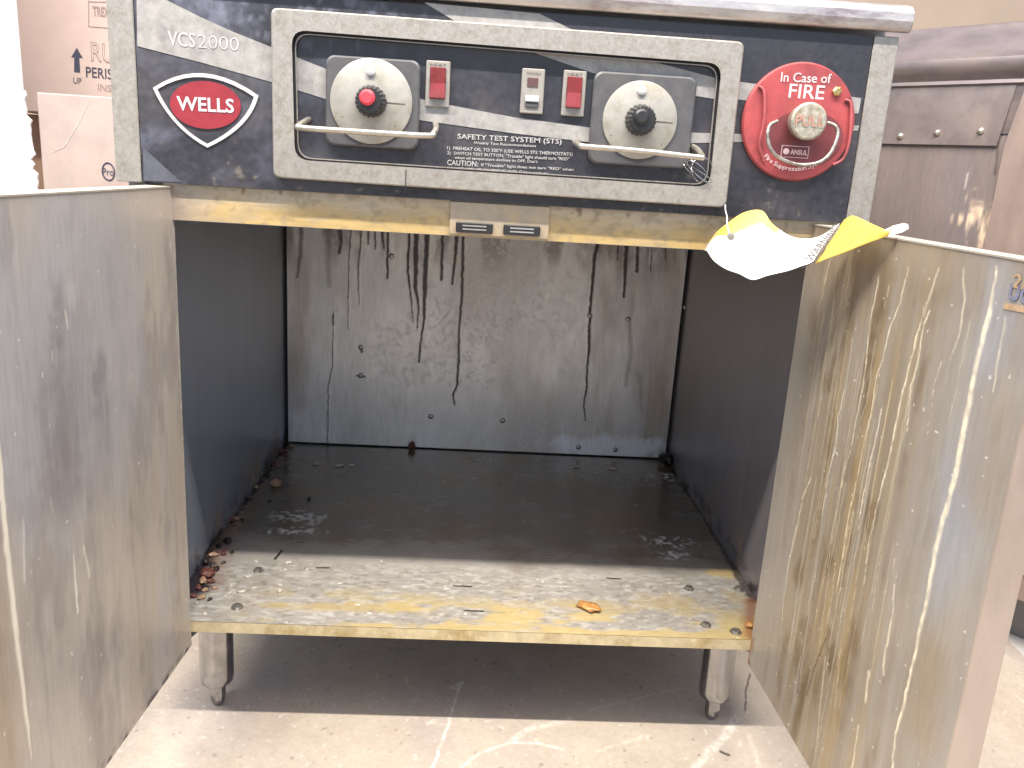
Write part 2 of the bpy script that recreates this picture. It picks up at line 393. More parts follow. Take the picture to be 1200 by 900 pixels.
mb = MB(); decal(mb, [(167.5, 172), (180, 184), (213, 213.5), (168.5, 211.5)], -.0002, .0004); mb.build('blue_corner_patch', M_patch_blue, fascia)  # flat blue grey triangle in the lower left corner
mb = MB()
Q = lambda a, b: onY(a, b, -.0007)
put_text(mb, 'VCS', Q(197, 53), Q(229, 55.5), .0155, bold=.012); put_text(mb, '2000', Q(232, 56), Q(280, 60), .0150, bold=-.012)
mb.build('model_lettering', mat('faint worn lettering', (.41, .40, .395), .6, 0, .3, 250), fascia)
mb = MB()
Q = lambda a, b: onY(a, b, -.0004)
def wline(s, x0, y0, x1, h, bold=.0):
    sl = .052; put_text(mb, s, Q(x0, y0), Q(x1, y0+(x1-x0)*sl), h, bold=bold)
wline('SAFETY TEST SYSTEM (STS)', 536, 162.3, 658, .0056, .012)
wline('Weekly Test Recommendations', 555, 168.6, 628, .0030, .01)
wline('1)  PREHEAT OIL TO 350°F (USE WELLS STS THERMOSTATS)', 524, 175, 671, .0036, .012)
wline('2)  SWITCH TEST BUTTON, "Trouble" light should turn "RED"', 524, 180.6, 667, .0034, .01)
wline('when oil temperature declines to OFF, Don\'t', 533, 186, 630, .0032, .01)
wline('CAUTION:', 524, 193.2, 560, .0060, .01)
wline('If "Trouble" light does not turn "RED" when', 564, 194.6, 672, .0032, .01)
wline('DO NOT OPERATE EQUIPMENT UNTIL IT have repair etc.', 524, 198.6, 643, .0032, .01)
mb.build('instruction_lettering', M_letter, fascia)
# badge
def ploop(pts, seg=10):          # closed quadratic-ish outline via control points [(corner),(ctrl),...]
    out = []; n = len(pts)
    for i in range(0, n, 2):
        a, c, b = Vector(pts[i]), Vector(pts[i+1]), Vector(pts[(i+2) % n])
        for k in range(seg):
            t = k/seg; out.append((1-t)**2*a+2*t*(1-t)*c+t*t*b)
    return out
o1 = ploop([(179, 103), (236, 64), (303, 112), (294, 150), (243, 173), (200, 150)])
i1 = ploop([(184.5, 104.5), (237, 72), (297.5, 113.5), (288, 147), (243, 168.5), (204, 148)])
mb = MB(); n = len(o1); vs = []
for L, y in ((o1, -.0003), (o1, -.0016), (i1, -.0016), (i1, -.0003)): vs += [onY(a, b, y) for a, b in L]
mb.add(vs, [(j*n+k, j*n+(k+1) % n, (j+1)*n+(k+1) % n, (j+1)*n+k) for j in range(3) for k in range(n)])
badge = mb.build('badge', M_letterp, cooker)
mb = MB(); decal(mb, [(241+41.5*math.cos(a)-2*math.sin(a)*0, 123+28*math.sin(a)+2.4*math.cos(a)) for a in [2*math.pi*k/48 for k in range(48)]], -.0003, .0012)
mb.build('badge_oval', M_logo, badge)
mb = MB(); put_text(mb, 'WELLS', onY(207.5, 128.5, -.0016), onY(274.5, 132, -.0016), .0150, bold=.022); mb.build('badge_lettering', M_letterp, badge)
# side trims, box behind
for s in (-1, 1):
    MB().box(min(s*.4275, s*.457), max(s*.4275, s*.457), -.001, .03, ZB-.001, ZTOP, 0, .001).build('side_trim', M_pale, cooker)
MB().box(-.455, .455, .0305, .80, ZB+.001, .83, 0, .003).build('upper_housing', M_steel, cooker)
mb = MB(); prof = [(.0, .8105), (-.006, .8105), (-.009, .8135), (-.011, .822), (-.010, .832), (-.004, .8395), (.01, .843), (.06, .8445), (.82, .8445), (.82, .8305), (.0, .8305)]
n = len(prof); L = [(x, y, z) for x in (-.467, .4665) for y, z in prof]
mb.add(L, [tuple(range(n)), tuple(range(2*n-1, n-1, -1))]+[(i, (i+1) % n, n+(i+1) % n, n+i) for i in range(n)])
mb.build('top_rail', M_rail, cooker, .0015)
# bezel
yb = -.012
O = [tuple(onY(a, b, yb)[i] for i in (0, 2)) for a, b in ((873, 49), (317, 8.5), (320, 208), (851, 243.5))]
I = [tuple(onY(a, b, yb)[i] for i in (0, 2)) for a, b in ((848, 73), (340, 33), (344, 188.5), (833, 221))]
ol, il = quadloop(O, .009), quadloop(I, .017)
mb = MB(); mb.frame(ol, il, 0, .0015, -.0007, yb)
sx = onY(475.5, 210, yb).x; mb.box(sx-.0006, sx+.0006, yb-.0002, yb+.001, onY(475, 222, yb).z, onY(475, 199, yb).z, 1)
bezel = mb.build('bezel_frame', [M_pale, M_gap], cooker)
def shrink(L, d):
    cx = sum(p[0] for p in L)/len(L); cz = sum(p[1] for p in L)/len(L)
    return [(x-math.copysign(min(d, abs(x-cx)), x-cx), z-math.copysign(min(d, abs(z-cz)), z-cz)) for x, z in L]
mb = MB(); mb.frame(shrink(il, -.0005), shrink(il, .0032), 0, .0006, -.0007, -.004); mb.build('bezel_dark_ring', M_gap, bezel)  # near-black ring just inside the bezel opening
mb = MB(); mb.frame(shrink(il, .0033), shrink(il, .0043), 0, .0003, -.0007, -.005); mb.build('bezel_inner_rim', M_pale, bezel)

# thermostats
def thermostat(px, pr, cap, x0, x1, v0, v1):
    c = onY(*px, -.010); a = onY(x0, v0, -.006); b = onY(x1, v1, -.006)
    mb = MB(); L = rrect(a.x, b.x, b.z, a.z, .010)
    n = len(L); vs = [(x, y, z) for LL, y in ((L, -.0008), (L, -.006), (shrink(L, .002), -.008)) for x, z in LL]
    mb.add(vs, [(j*n+k, j*n+(k+1) % n, (j+1)*n+(k+1) % n, (j+1)*n+k) for j in range(2) for k in range(n)]+[tuple(2*n+k for k in range(n))])
    pl = mb.build('thermostat_plate', M_plate, cooker)
    R = .0475*pr
    mb = MB().lathe((c.x, 0, c.z), [(R, -.0078), (R, -.0098), (R-.001, -.0104)], n=64)
    mb.add([(c.x+.016, -.0107, c.z+.0006), (c.x+.039, -.0107, c.z-.0002), (c.x+.039, -.0107, c.z-.001), (c.x+.016, -.0107, c.z-.001)], [(0, 1, 2, 3)], 1)
    for k in range(5):
        aa = math.radians(210+30*k*.9); mb.box(c.x+.038*math.cos(aa)-.0006, c.x+.038*math.cos(aa)+.0006, -.0107, -.0103, c.z+.038*math.sin(aa)-.0006, c.z+.038*math.sin(aa)+.0006, 1)
    mb.build('dial_disc', [M_dial, M_tagink], pl)
    MB().lathe((c.x-.001, 0, c.z+.033), [(.0056, -.0102), (.0052, -.0125), (.003, -.0135)], n=24).build('indicator_cap', M_letterp, pl)
    mb = MB(); rp = [(.0175, -.0105), (.0172, -.018), (.0155, -.027), (.0135, -.029)]
    n = 40; vs = []; fs = []
    for r, h in rp:
        for k in range(n):
            q = 2*math.pi*k/n; rr = r*(1+(.05 if k % 2 else -.03)); vs.append((c.x+rr*math.cos(q), h, c.z+rr*math.sin(q)))
    fs = [(j*n+k, j*n+(k+1) % n, (j+1)*n+(k+1) % n, (j+1)*n+k) for j in range(3) for k in range(n)]+[tuple(3*n+k for k in range(n))]
    mb.add(vs, fs); mb.build('knob', M_black, pl)
    MB().lathe((c.x-.002, 0, c.z+.003), [(.0088, -.028), (.0088, -.0315), (.006, -.034)], n=28).build('knob_cap', cap, pl)
    return pl
thermostat((435, 119), 1., M_redcap, 382, 490, 64, 176)
thermostat((750, 141), .93, M_black, 697, 806, 83, 198)
# guard handles
def handle(pts):
    c = [onY(a, b, y) for a, b, y in pts]; out = []
    c = [c[0]]+c+[c[-1]]
    for i in range(1, len(c)-2):
        for k in range(6):
            t = k/6; p0, p1, p2, p3 = c[i-1:i+3]
            out.append(.5*((2*p1)+(p2-p0)*t+(2*p0-5*p1+4*p2-p3)*t*t+(3*p1-p0-3*p2+p3)*t**3))
    out.append(c[-1]); return MB().tube(out, .0034, n=12).build('guard_handle', M_wire, cooker)
handle([(362, 140, -.001), (358, 142, -.02), (351, 147, -.038), (356, 150, -.045), (430, 155, -.045), (500, 159, -.045), (508, 156, -.042), (511, 150, -.03), (510, 145, -.001)])
handle([(676, 166, -.001), (674, 166, -.025), (679, 170, -.040), (688, 172, -.045), (750, 177, -.045), (815, 184, -.045), (823, 184, -.042), (818, 176, -.02), (812, 172, -.001)])
# tangled wire right corner of the recess
mb = MB(); rnd = random.Random(4)
for k in range(3):
    cc = onY(822-3*k, 199+2*k, -.01); mb.tube([cc+Vector(((.012+.003*k)*math.cos(a+k), -.004*math.sin(2*a)-.002*k, (.014-.002*k)*math.sin(a))) for a in [2*math.pi*j/24*.86 for j in range(25)]], .0006, n=6)
mb.build('wire_tangle', M_leg, cooker)
# switches
def switch(c, w, h, kind):
    p = onY(*c, -.004)
    s = MB().box(p.x-w/2, p.x+w/2, -.0042, -.0006, p.z-h/2, p.z+h/2, 0, .001).build('rocker_switch', M_switch, cooker)
    m = MB()
    if kind == 'red':
        x0, x1 = p.x-w*.33, p.x+w*.33; z0, z1 = p.z-h*.33, p.z+h*.36
        m.add([(x0, -.0042, z0), (x1, -.0042, z0), (x1, -.0085, z0+.001), (x0, -.0085, z0+.001), (x0, -.0052, (z0+z1)/2), (x1, -.0052, (z0+z1)/2), (x0, -.0062, z1), (x1, -.0062, z1), (x0, -.0042, z1), (x1, -.0042, z1)],
              [(0, 1, 2, 3), (3, 2, 5, 4), (4, 5, 7, 6), (6, 7, 9, 8), (0, 3, 4, 8), (4, 6, 8), (1, 9, 5, 2), (5, 9, 7), (0, 8, 9, 1)])
        m.build('rocker', M_red, s, .0006)
        t = MB(); put_text(t, 'HEAT', (x0, -.0044, z1+.0012), (x1, -.0044, z1+.0012), .003); t.build('switch_lettering', M_tagink, s)
    else:
        m.box(p.x-w*.25, p.x+w*.22, -.0052, -.0042, p.z+h*.10, p.z+h*.30, 0, .0005); m.build('lamp_window', M_amber, s)
        MB().box(p.x-w*.30, p.x+w*.30, -.0075, -.0042, p.z-h*.24, p.z-h*.10, 0, .0008).build('rocker', M_letterp, s)
        MB().box(p.x-w*.30, p.x+w*.30, -.0060, -.0042, p.z-h*.36, p.z-h*.25, 0, .0008).build('rocker_base', M_plate, s)
        t = MB(); put_text(t, 'TROUBLE', (p.x-w*.32, -.0044, p.z+h*.37), (p.x+w*.32, -.0044, p.z+h*.37), .0024); t.build('switch_lettering', M_tagink, s)
switch((513, 98.5), .028, .051, 'red'); switch((624, 107), .027, .050, 'grey'); switch((672.5, 109.5), .027, .051, 'red')

# fire pull station
fc = onY(936, 143.5, -.006); FR = .0682
pull = MB().lathe((fc.x, 0, fc.z), [(FR, -.0008), (FR, -.004), (FR-.002, -.0065), (FR*.5, -.0075), (.001, -.0075)], n=72).build('fire_pull_station', M_fire, cooker)
mb = MB(); cc = onY(944, 160, -.0078)
L = [(cc.x+.0455*math.cos(a), cc.z+(.034 if math.sin(a) < 0 else .030)*math.sin(a)) for a in [2*math.pi*k/48 for k in range(48)]]
mb.prism([(x, -.0074, z) for x, z in L], (0, -1, 0), .0006); mb.build('pull_recess_shade', M_fire_deep, pull)  # flat oval; the cavity's shade is put into its dark red
for pts in ([(889, 101, -.008), (895, 107, -.0095), (896, 131, -.011), (894, 149, -.011), (890, 170, -.010), (895, 189, -.008)],
            [(990, 117, -.008), (997, 121, -.0085), (997, 145, -.010), (995, 167, -.010), (988, 186, -.009), (976, 193, -.008)]):
    q = [onY(*p) for p in pts]; mb = MB()
    mb.tube(smooth(q), .0017, n=10); mb.build('guard_rib', M_fire_rib, pull)
bc = onY(948, 142, -.030)
MB().lathe((bc.x, 0, bc.z), [(.016, -.0076), (.019, -.012), (.0195, -.024), (.0212, -.026), (.0212, -.030), (.019, -.032), (.001, -.0325)], n=48).build('pull_button', [mat('pitted pull button metal', (.36, .34, .28), .5, .4, .35, 160, .6, (.25, .2, .12), .8, 120)], pull)
ring = [(911, 142, -.018), (903, 146, -.022), (900, 154, -.025), (900, 165, -.028), (904, 176, -.03), (915, 186, -.03), (936, 193, -.03), (958, 191, -.03), (972, 181, -.03), (980, 165, -.028), (982, 154, -.025), (978, 147, -.022), (970, 144, -.018)]
MB().tube(smooth([onY(*p) for p in ring]),   .0023, n=10).build('pull_ring', mat('dirty handle wire', (.36, .32, .28), .35, .7, .35, 130, .2, (.10, .06, .05), .8, 70), pull)
q = onY(981, 107, -.009); MB().lathe((q.x, 0, q.z), [(.0055, -.0068), (.0055, -.010), (.0035, -.0115)], n=6, smooth=False).build('screw', M_brass, pull)
q = onY(994, 118, -.0074); MB().lathe((q.x, 0, q.z), [(.004, -.0060), (.004, -.0078)], n=20).build('screw_hole', M_fire_deep, pull)
mb = MB(); Q = lambda a, b, y=-.0072: onY(a, b, y)
put_text(mb, 'In Case of', Q(914.5, 95.5), Q(973.5, 97.5), .0105, bold=.01); put_text(mb, 'FIRE', Q(923.5, 114), Q(965, 116.5), .0155, bold=.012)
mb2 = MB(); s_ = 'Fire Suppression System'; wd = [.3 if ch in 'i ' else (.4 if ch in 'rt' else (.85 if ch == 'm' else .6)) for ch in s_]; tw = sum(wd)
acc = 0; R_ = .0560
for ch, w_ in zip(s_, wd):
    t = (acc+w_/2)/tw; acc += w_; a = math.radians(228+88*t)
    if ch == ' ': continue
    c0 = Vector((fc.x+R_*math.cos(a), -.0072, fc.z+R_*math.sin(a))); tx = Vector((-math.sin(a), 0, math.cos(a))); hw = .086*w_/tw/2*.86
    put_text(mb2, ch, c0-tx*hw, c0+tx*hw, .0052, bold=.01)
mb.build('pull_lettering', M_fireletter, pull); mb2.build('curved_lettering', M_fireletter, pull)
mb = MB(); a, b = Q(914.5, 184, -.0082), Q(948.5, 172, -.0082)
mb.box(a.x, b.x, -.0085, -.0078, a.z, b.z, 0); mb.box(a.x+.0008, b.x-.0008, -.0088, -.0082, a.z+.0008, b.z-.0008, 1)
put_text(mb, 'ANSUL', (a.x+.011, -.0089, a.z+.004), (b.x-.002, -.0089, a.z+.004), .0055, bold=.02)
mb.lathe((a.x+.0058, 0, (a.z+b.z)/2), [(.0036, -.0084), (.0036, -.0092)], n=20)
mb.build('maker_plate', [M_fireletter, M_fire_deep], pull)
mb = MB(); put_text(mb, 'PULL', onY(932, 147, -.0330), onY(965, 148, -.0330), .0125, bold=.0); mb.build('button_lettering', mat('worn red print', (.42, .20, .15), .6, 0, .4, 300), pull)

# apron below the fascia
u = np.arange(-.405, .4305, .002); v = np.arange(.546, .5885, .0012)
sk = Skin(u, v, (.45, .38, .28), .42, .35)
t = (sk.V-.546)/.0425
nz = sk.n(.05, .01, 51)
sk.mix((.50, .35, .13), (1-sst(.25, .95, t+(nz-.5)*.6))*.85*sst(-.44, -.32, sk.U), .35, .2)
sk.mix((.28, .22, .14), sst(.5, .72, sk.n(.010, .008, 54))*.55)
sk.mix((.36, .29, .20), sst(.5, .75, sk.n(.03, .012, 52))*.5, .5)
sk.mix((.16, .10, .06), sst(.68, .8, sk.n(.009, .02, 53))*sst(.5, .9, t)*.8)
sk.mix((.30, .26, .25), sst(-.33, -.41, sk.U)*.7)
ex = MB().box(-.405, .4305, .0077, .035, .5455, .5885, 1); ex.box(-.405, .4305, .0205, .035, .5885, .5915, 1)
apron = skin_object('front_apron', sk, lambda U, V: np.stack([U, np.full_like(U, .007), V], -1), (0, -1, 0), [A_metal_h, M_steel], cooker, ex)
a, b = onY(526, 277, .003), onY(645, 243, .003)
mb = MB(); mb.box(a.x, b.x, .003, .0068, .5478, .5875, 0, .0008)
lp = mb.build('latch_plate', mat('latch plate metal', (.42, .35, .26), .4, .4, .12, 50, .1, (.5, .36, .18), .6, 25), cooker)
for px in (556, 611.5):
    c = onY(px, 267+(px-556)*.055, -.001); mb = MB(); mb.box(c.x-.0225, c.x+.0225, -.0025, .003, c.z-.0062, c.z+.0062, 0, .001)
    for dz in (-.002, .0022): mb.box(c.x-.0145, c.x+.0145, -.0030, -.0018, c.z+dz-.0008, c.z+dz+.0008, 1)
    mb.build('magnetic_catch', [M_black, M_steel], lp)

# back panel
BY = .778
px2 = lambda L: [(onY(a, b, BY).x, onY(a, b, BY).z) for a, b in L]
pm = .00185
u = np.arange(-.43, .4305, .0016); v = np.arange(.003, .60, .0016)
sk = Skin(u, v, (.69, .685, .68), .34, .3)
sk.mul(.70+.6*sk.n(.11, .17, 61)); sk.mul(.88+.24*sk.n(.012, .05, 62))
sk.mix((.20, .16, .15), sst(.45, .7, sk.n(.03, .09, 68))*sst(.38, .47, sk.V)*.75)
sk.mix((.36, .31, .30), sst(.45, .75, sk.n(.11, .3, 63))*.5)
sk.mix((.74, .71, .68), sst(.50, .72, sk.n(.007, .009, 64))*sst(.22, .55, sk.n(.16, .16, 65))*np.exp(-((sk.U+.02)/.28)**2)*.9, .6, .2)
sk.mix((.55, .49, .41), sst(.55, .25, sk.V/.35)*sst(-.42, -.1, sk.U)*.35)
sk.mix((.40, .33, .24), sst(.5, .7, sk.n(.03, .3, 66))*sst(.15, .38, sk.U)*.6)
sk.mix((.36, .27, .2), (sk.line(px2([(345, 300), (352, 330), (350, 400), (348, 470)]), .02, .9)+sk.line(px2([(790, 300), (785, 380), (778, 480)]), .016, .9))*.4)
BR = (.035, .025, .022)
for pts, w, a in (
    ([(480, 270), (478, 318), (481, 340), (484, 378)], (3, 2.6, 1.8, 1), 1), ([(488, 270), (487, 335), (491, 360), (489, 384)], (6, 4.5, 2, 1.2), 1),
    ([(501, 270), (498, 335), (497, 375), (493, 405), (491, 424)], (5.5, 5, 2.6, 2, 2.4), 1), ([(519, 275), (517, 328)], (2.5, 3), 1),
    ([(535, 275), (533, 310), (530, 333)], (4.5, 3, 2.6), 1), ([(543, 275), (541, 352), (538, 385), (537, 430), (536, 450), (531, 462), (533, 474)], (3.4, 3, 2.4, 3, 2.4, 2, 1.6), 1),
    ([(412, 266), (409, 300), (408, 386)], (2.6, 1.6, .9), .75), ([(424, 266), (420, 315), (421, 357)], (2, 2, 1), .75), ([(432, 266), (432, 286)], (3, 2), .9),
    ([(440, 266), (440, 292)], (2, 1.6), .9), ([(447, 266), (450, 291)], (3.2, 2), .9), ([(455, 266), (454, 326)], (2.6, 2.2), 1), ([(398, 262), (400, 282), (398, 296)], (6, 4, 4), .8),
    ([(353, 262), (352, 300), (348, 325)], (5, 4.5, 3), .6), ([(384, 262), (384, 300), (386, 335)], (7, 6, 5), .35), ([(391, 365), (390, 430), (385, 450), (384, 522)], (1.4, 1.6, 1.6, 1.2), .75), ([(390, 370), (391, 380)], (3, 3), .7),
    ([(700, 286), (696, 305), (691, 368), (690, 405), (688, 430), (687, 455), (684, 475), (686, 493)], (4, 3.6, 3, 3.2, 2.4, 2.2, 2, 1.2), 1),
    ([(724, 288), (723, 304)], (2, 1.5), .9), ([(734, 288), (732, 320), (731, 348)], (5.5, 4, 3), .9), ([(747, 288), (746, 318)], (4, 4), .9), ([(764, 288), (762, 318)], (1.6, 1.4), .8), ([(780, 288), (780, 306)], (1.6, 1.2), .8),
    ([(738, 380), (740, 410), (733, 452)], (4, 5, 4), .35), ([(750, 440), (752, 480)], (5, 4), .25), ([(423, 405), (424, 412)], (3, 3), .8), ([(418, 440), (428, 441)], (2, 2.4), .8)):
    ww = [x*pm*.5 for x in w]
    m_ = sk.line(px2(pts), ww, .4 if a > .5 else .9, .0016, 7); sk.mix(BR, m_*a, .25, .1, .0006 if a > .7 else 0)
sk.mix((.80, .81, .83), sk.blob(px2([(715, 524)])[0], .17, .035, .5, 67, .02)*.95, .35, .3)  # white sheen near the foot, put into the panel's colour
ex = MB().box(-.43, .43, BY+.0012, BY+.004, .003, .588, 1)
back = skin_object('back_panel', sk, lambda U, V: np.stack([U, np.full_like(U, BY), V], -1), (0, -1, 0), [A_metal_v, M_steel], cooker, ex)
for a, b in ((423, 407), (423, 440), (459, 300), (505, 488), (589, 493), (691, 370), (736, 374), (678, 524), (721, 527), (803, 360)):
    q = onY(a, b, BY); MB().lathe((q.x, 0, q.z), [(.006, BY+.001), (.006, BY-.001), (.0045, BY-.0035), (.002, BY-.0042)], n=14).build('bolt', M_bolt, back)
MB().box(-.452, .452, .79, .80, -.0155, .588).build('gap_shade_sheet', M_gap, cooker)  # near-black sheet; shade of the side gaps is put into its colour

# side walls
def side_wall(s, base, seed):
    u = np.arange(.036, .789, .003); v = np.arange(.001, .588, .003)
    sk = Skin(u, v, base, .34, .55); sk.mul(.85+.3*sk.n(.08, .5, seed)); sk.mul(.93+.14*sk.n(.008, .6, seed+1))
    sk.mix((.30, .22, .13), sst(.5, .8, sk.n(.05, .12, seed+2))*sst(.10, .02, sk.V)*.7, .6, .2)
    sk.mix((.03, .02, .02), (sst(.45, .7, sk.n(.03, .02, seed+3))*sst(.05, .005, sk.V)), .4, .1)
    x = s*.436
    if s > 0: sk.mix((.06, .05, .06), sk.line([(.12, -.1), (.12, .7)], .0015, .3)*.7)
    ex = MB().box(min(s*.4364, s*.457), max(s*.4364, s*.457), .0355, .7895, -.015, .588, 1)
    return skin_object('side_wall', sk, lambda U, V: np.stack([np.full_like(U, x), U, V], -1), (-s, 0, 0), [A_metal_v, M_steel_dark], cooker, ex)
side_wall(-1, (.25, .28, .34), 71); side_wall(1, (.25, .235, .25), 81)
for s in (-1, 1):
    MB().box(min(s*.403, s*.4565), max(s*.403, s*.4565), .016, .035, -.016, .5452 if s < 0 else .5452, 0, .001).build('front_post', M_steel_dark, cooker)

# shelf
px0 = lambda L: [tuple(onZ(a, b, 0)[:2]) for a, b in L]
u = np.arange(-.435, .4355, .0017); v = np.arange(.013, .788, .0017)
sk = Skin(u, v, (.37, .345, .31), .38, .35)
sk.mul(.82+.36*sk.n(.2, .1, 91)); sk.mul(.9+.2*sk.n(.02, .012, 92))
# old dark grease film further in
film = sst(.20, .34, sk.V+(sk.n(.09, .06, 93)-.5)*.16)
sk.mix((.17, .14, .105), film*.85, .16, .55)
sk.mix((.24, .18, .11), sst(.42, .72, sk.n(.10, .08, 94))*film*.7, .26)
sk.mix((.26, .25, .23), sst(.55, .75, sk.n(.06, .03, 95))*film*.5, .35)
front = 1-sst(.16, .24, sk.V)
sk.mix((.52, .50, .46), sst(.50, .68, sk.n(.012, .006, 96))*front*.6, .6)
sk.mix((.22, .19, .15), sst(.56, .74, sk.n(.010, .006, 97))*front*.6)
yl = sst(.46, .64, sk.n(.07, .03, 98)+.12*(1-sst(.01, .10, sk.V)))*(1-sst(.06, .14, sk.V+(sk.n(.1, .1, 99)-.5)*.06))
sk.mix((.38, .29, .11), yl*.8*sst(-.38, -.25, sk.U), .3, .05)
for p, ru, rv, a in (((850, 672), .05, .02, .9), ((780, 705), .07, .03, .55), ((430, 712), .1, .018, .8), ((690, 712), .03, .012, .9), ((600, 710), .09, .02, .5), ((350, 712), .05, .014, .5), ((862, 700), .03, .03, .5), ((870, 742), .02, .02, .9)):
    sk.mix((.36, .27, .11), sk.blob(px0([p])[0], ru, rv, .5, int(p[0]), .015)*a*.9, .3, .05)
for p, ru, rv in (((352, 605), .055, .035), ((345, 622), .06, .02), ((780, 636), .05, .03), ((790, 650), .04, .02), ((790, 560), .06, .03)):
    sk.mix((.62, .62, .62), sk.blob(px0([p])[0], ru, rv, .6, int(p[0])+5, .02)*sst(.50, .68, sk.n(.007, .007, int(p[1]), 2))*.9, .7, 0)
sk.mix((.55, .53, .47), sst(.86, .90, sk.n(.008, .008, 101, 2))*front*.8, .7, 0, .0004)
sk.mix((.17, .09, .06), sk.line(px0([(236, 680), (250, 640), (275, 600), (305, 560), (335, 520)]), [.03, .03, .018, .012, .02], .8, .012, 9)*.75, .35, 0, .0003)
sk.mix((.02, .015, .02), sk.line(px0([(225, 690), (240, 640), (262, 612), (300, 570), (333, 516)]), [.022, .02, .014, .008, .016], .6, .012, 11), .25, 0)
sk.mix((.025, .018, .015), sk.line(px0([(337, 521), (480, 525), (600, 532), (700, 535), (783, 540)]), [.012, .004, .003, .006, .016], .6, .004, 12), .25, 0)
sk.mix((.04, .03, .03), sk.line(px0([(783, 540), (815, 590), (850, 650), (884, 704)]), [.016, .005, .006, .008], .6, .005, 13)*.9, .25, 0)
sk.mix((.20, .085, .035), sk.line(px0([(880, 705), (884, 745)]), [.010, .016], .8, .006, 14)*.8, .4, 0)
for a, b, c, d in ((532, 686, 552, 687), (712, 677, 727, 678), (545, 715, 566, 716), (371, 665, 385, 665), (322, 655, 330, 645)):
    sk.mix((.02, .018, .015), sk.line(px0([(a, b), (c, d)]), .0024, .3), .5, 0, -.0008)
ex = MB(); ex.box(-.435, .4355, .0129, .0145, -.0165, -.0008, 1); ex.box(-.435, .4355, .013, .7885, -.003, -.0012, 2); ex.box(-.435, .4355, .013, .03, -.0165, -.0150, 2)
M_lip = mat('yellow greasy shelf lip', (.50, .43, .27), .35, .2, .2, 60, .1, (.30, .21, .07), .8, 22, (1, 1, 1))
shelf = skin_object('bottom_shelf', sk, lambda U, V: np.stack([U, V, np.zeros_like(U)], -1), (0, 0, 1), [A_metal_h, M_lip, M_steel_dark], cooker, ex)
for a, b in ((303, 669), (278, 712), (807, 690), (827, 733), (866, 691), (862, 741)):
    q = onZ(a, b, 0); MB().lathe((q.x, q.y, 0), [(.0085, -.0005), (.0085, .0012), (.0066, .0016), (.0062, .0042), (.003, .0048)], 'Z', n=6 if a % 2 else 16, smooth=False).build('screw', M_bolt, shelf)
# legs
for s in (-1, 1):
    for y in (.082, .70):
        x = s*.385+(.012 if s < 0 else -.010)*0
        x = -.3840 if s < 0 else .3728
        mb = MB(); mb.lathe((x, y, 0), [(.0245, -.0168), (.0245, -.05), (.0243, -.128), (.0232, -.137), (.0215, -.139)], 'Z', n=36)
        lg = mb.build('leg', M_leg, cooker)
        mb = MB(); mb.lathe((x, y, 0), [(.0150, -.139), (.0142, -.146), (.0118, -.147), (.0122, -.160), (.0108, -.170), (.0075, GZ+.0005)], 'Z', n=8, smooth=False); mb.build('foot', M_leg, lg)
# yellow greasy bracket under the shelf, right and left ends
mb = MB(); p = [(.385, .02, -.017), (.432, .02, -.017), (.434, .02, -.045), (.418, .02, -.050), (.40, .02, -.032)]
mb.prism(p, (0, 1, 0), .012); mb.build('hinge_bracket', M_lip, cooker)
mb = MB(); mb.prism([(-x, y, z) for x, y, z in p], (0, 1, 0), .012); mb.build('hinge_bracket', M_steel_dark, cooker)

M_dtop = mat('beige door rim', (.42, .38, .32), .5, .3, .1, 40)
# doors ------------------------------------------------------------
def door(s, x0, sl, skf, matE):
    hinge = Vector((s*x0, .0125, 0)); d = Vector((s*sl, -1, 0)).normalized(); n = Vector((-s*-d.y, s*d.x*1, 0))
    n = Vector((-s, -sl, 0)).normalized(); out = -n
    Wd, z0, z1, th = .444, -.037, .5835, .027
    u = np.arange(0, Wd+.0008, .0016); v = np.arange(z0, z1+.0008, .0016)
    inv = lambda a, b: (lambda h: ((h-hinge).dot(d), h.z))(hit(a, b, hinge, n))
    sk = skf(u, v, inv)
    H = np.array(hinge); D = np.array(d)
    ex = MB()
    def c8(a0, a1, t0, t1, za, zb, m):
        vs = [hinge+d*a+out*t+Vector((0, 0, z)) for a in (a0, a1) for t in (t0, t1) for z in (za, zb)]
        ex.add(vs, [(0, 1, 3, 2), (4, 6, 7, 5), (0, 4, 5, 1), (2, 3, 7, 6), (0, 2, 6, 4), (1, 5, 7, 3)], m)
    c8(0, Wd-.0012, .0006, th, z0, z1, 1)
    o = skin_object('cabinet_door', sk, lambda U, V: H+U[..., None]*D+V[..., None]*np.array([0, 0, 1.]), tuple(n), [A_metal_v, M_steel], cooker, ex)
    e = MB(); vs = [hinge+d*a+out*t+Vector((0, 0, z)) for a in (Wd-.001, Wd+.0012) for t in (-.0004, th+.0006) for z in (z0-.0004, z1+.0004)]
    e.add(vs, [(0, 1, 3, 2), (4, 6, 7, 5), (0, 4, 5, 1), (2, 3, 7, 6), (0, 2, 6, 4), (1, 5, 7, 3)]); e.build('door_edge', matE, o)
    e = MB(); vs = [hinge+d*a+out*t+Vector((0, 0, z)) for a in (0, Wd-.002) for t in (-.0012, th) for z in (z1+.0004, z1+.002)]
    e.add(vs, [(0, 1, 3, 2), (4, 6, 7, 5), (0, 4, 5, 1), (2, 3, 7, 6), (0, 2, 6, 4), (1, 5, 7, 3)]); e.build('door_top_flange', M_dtop, o)
    return o, hinge, d, n
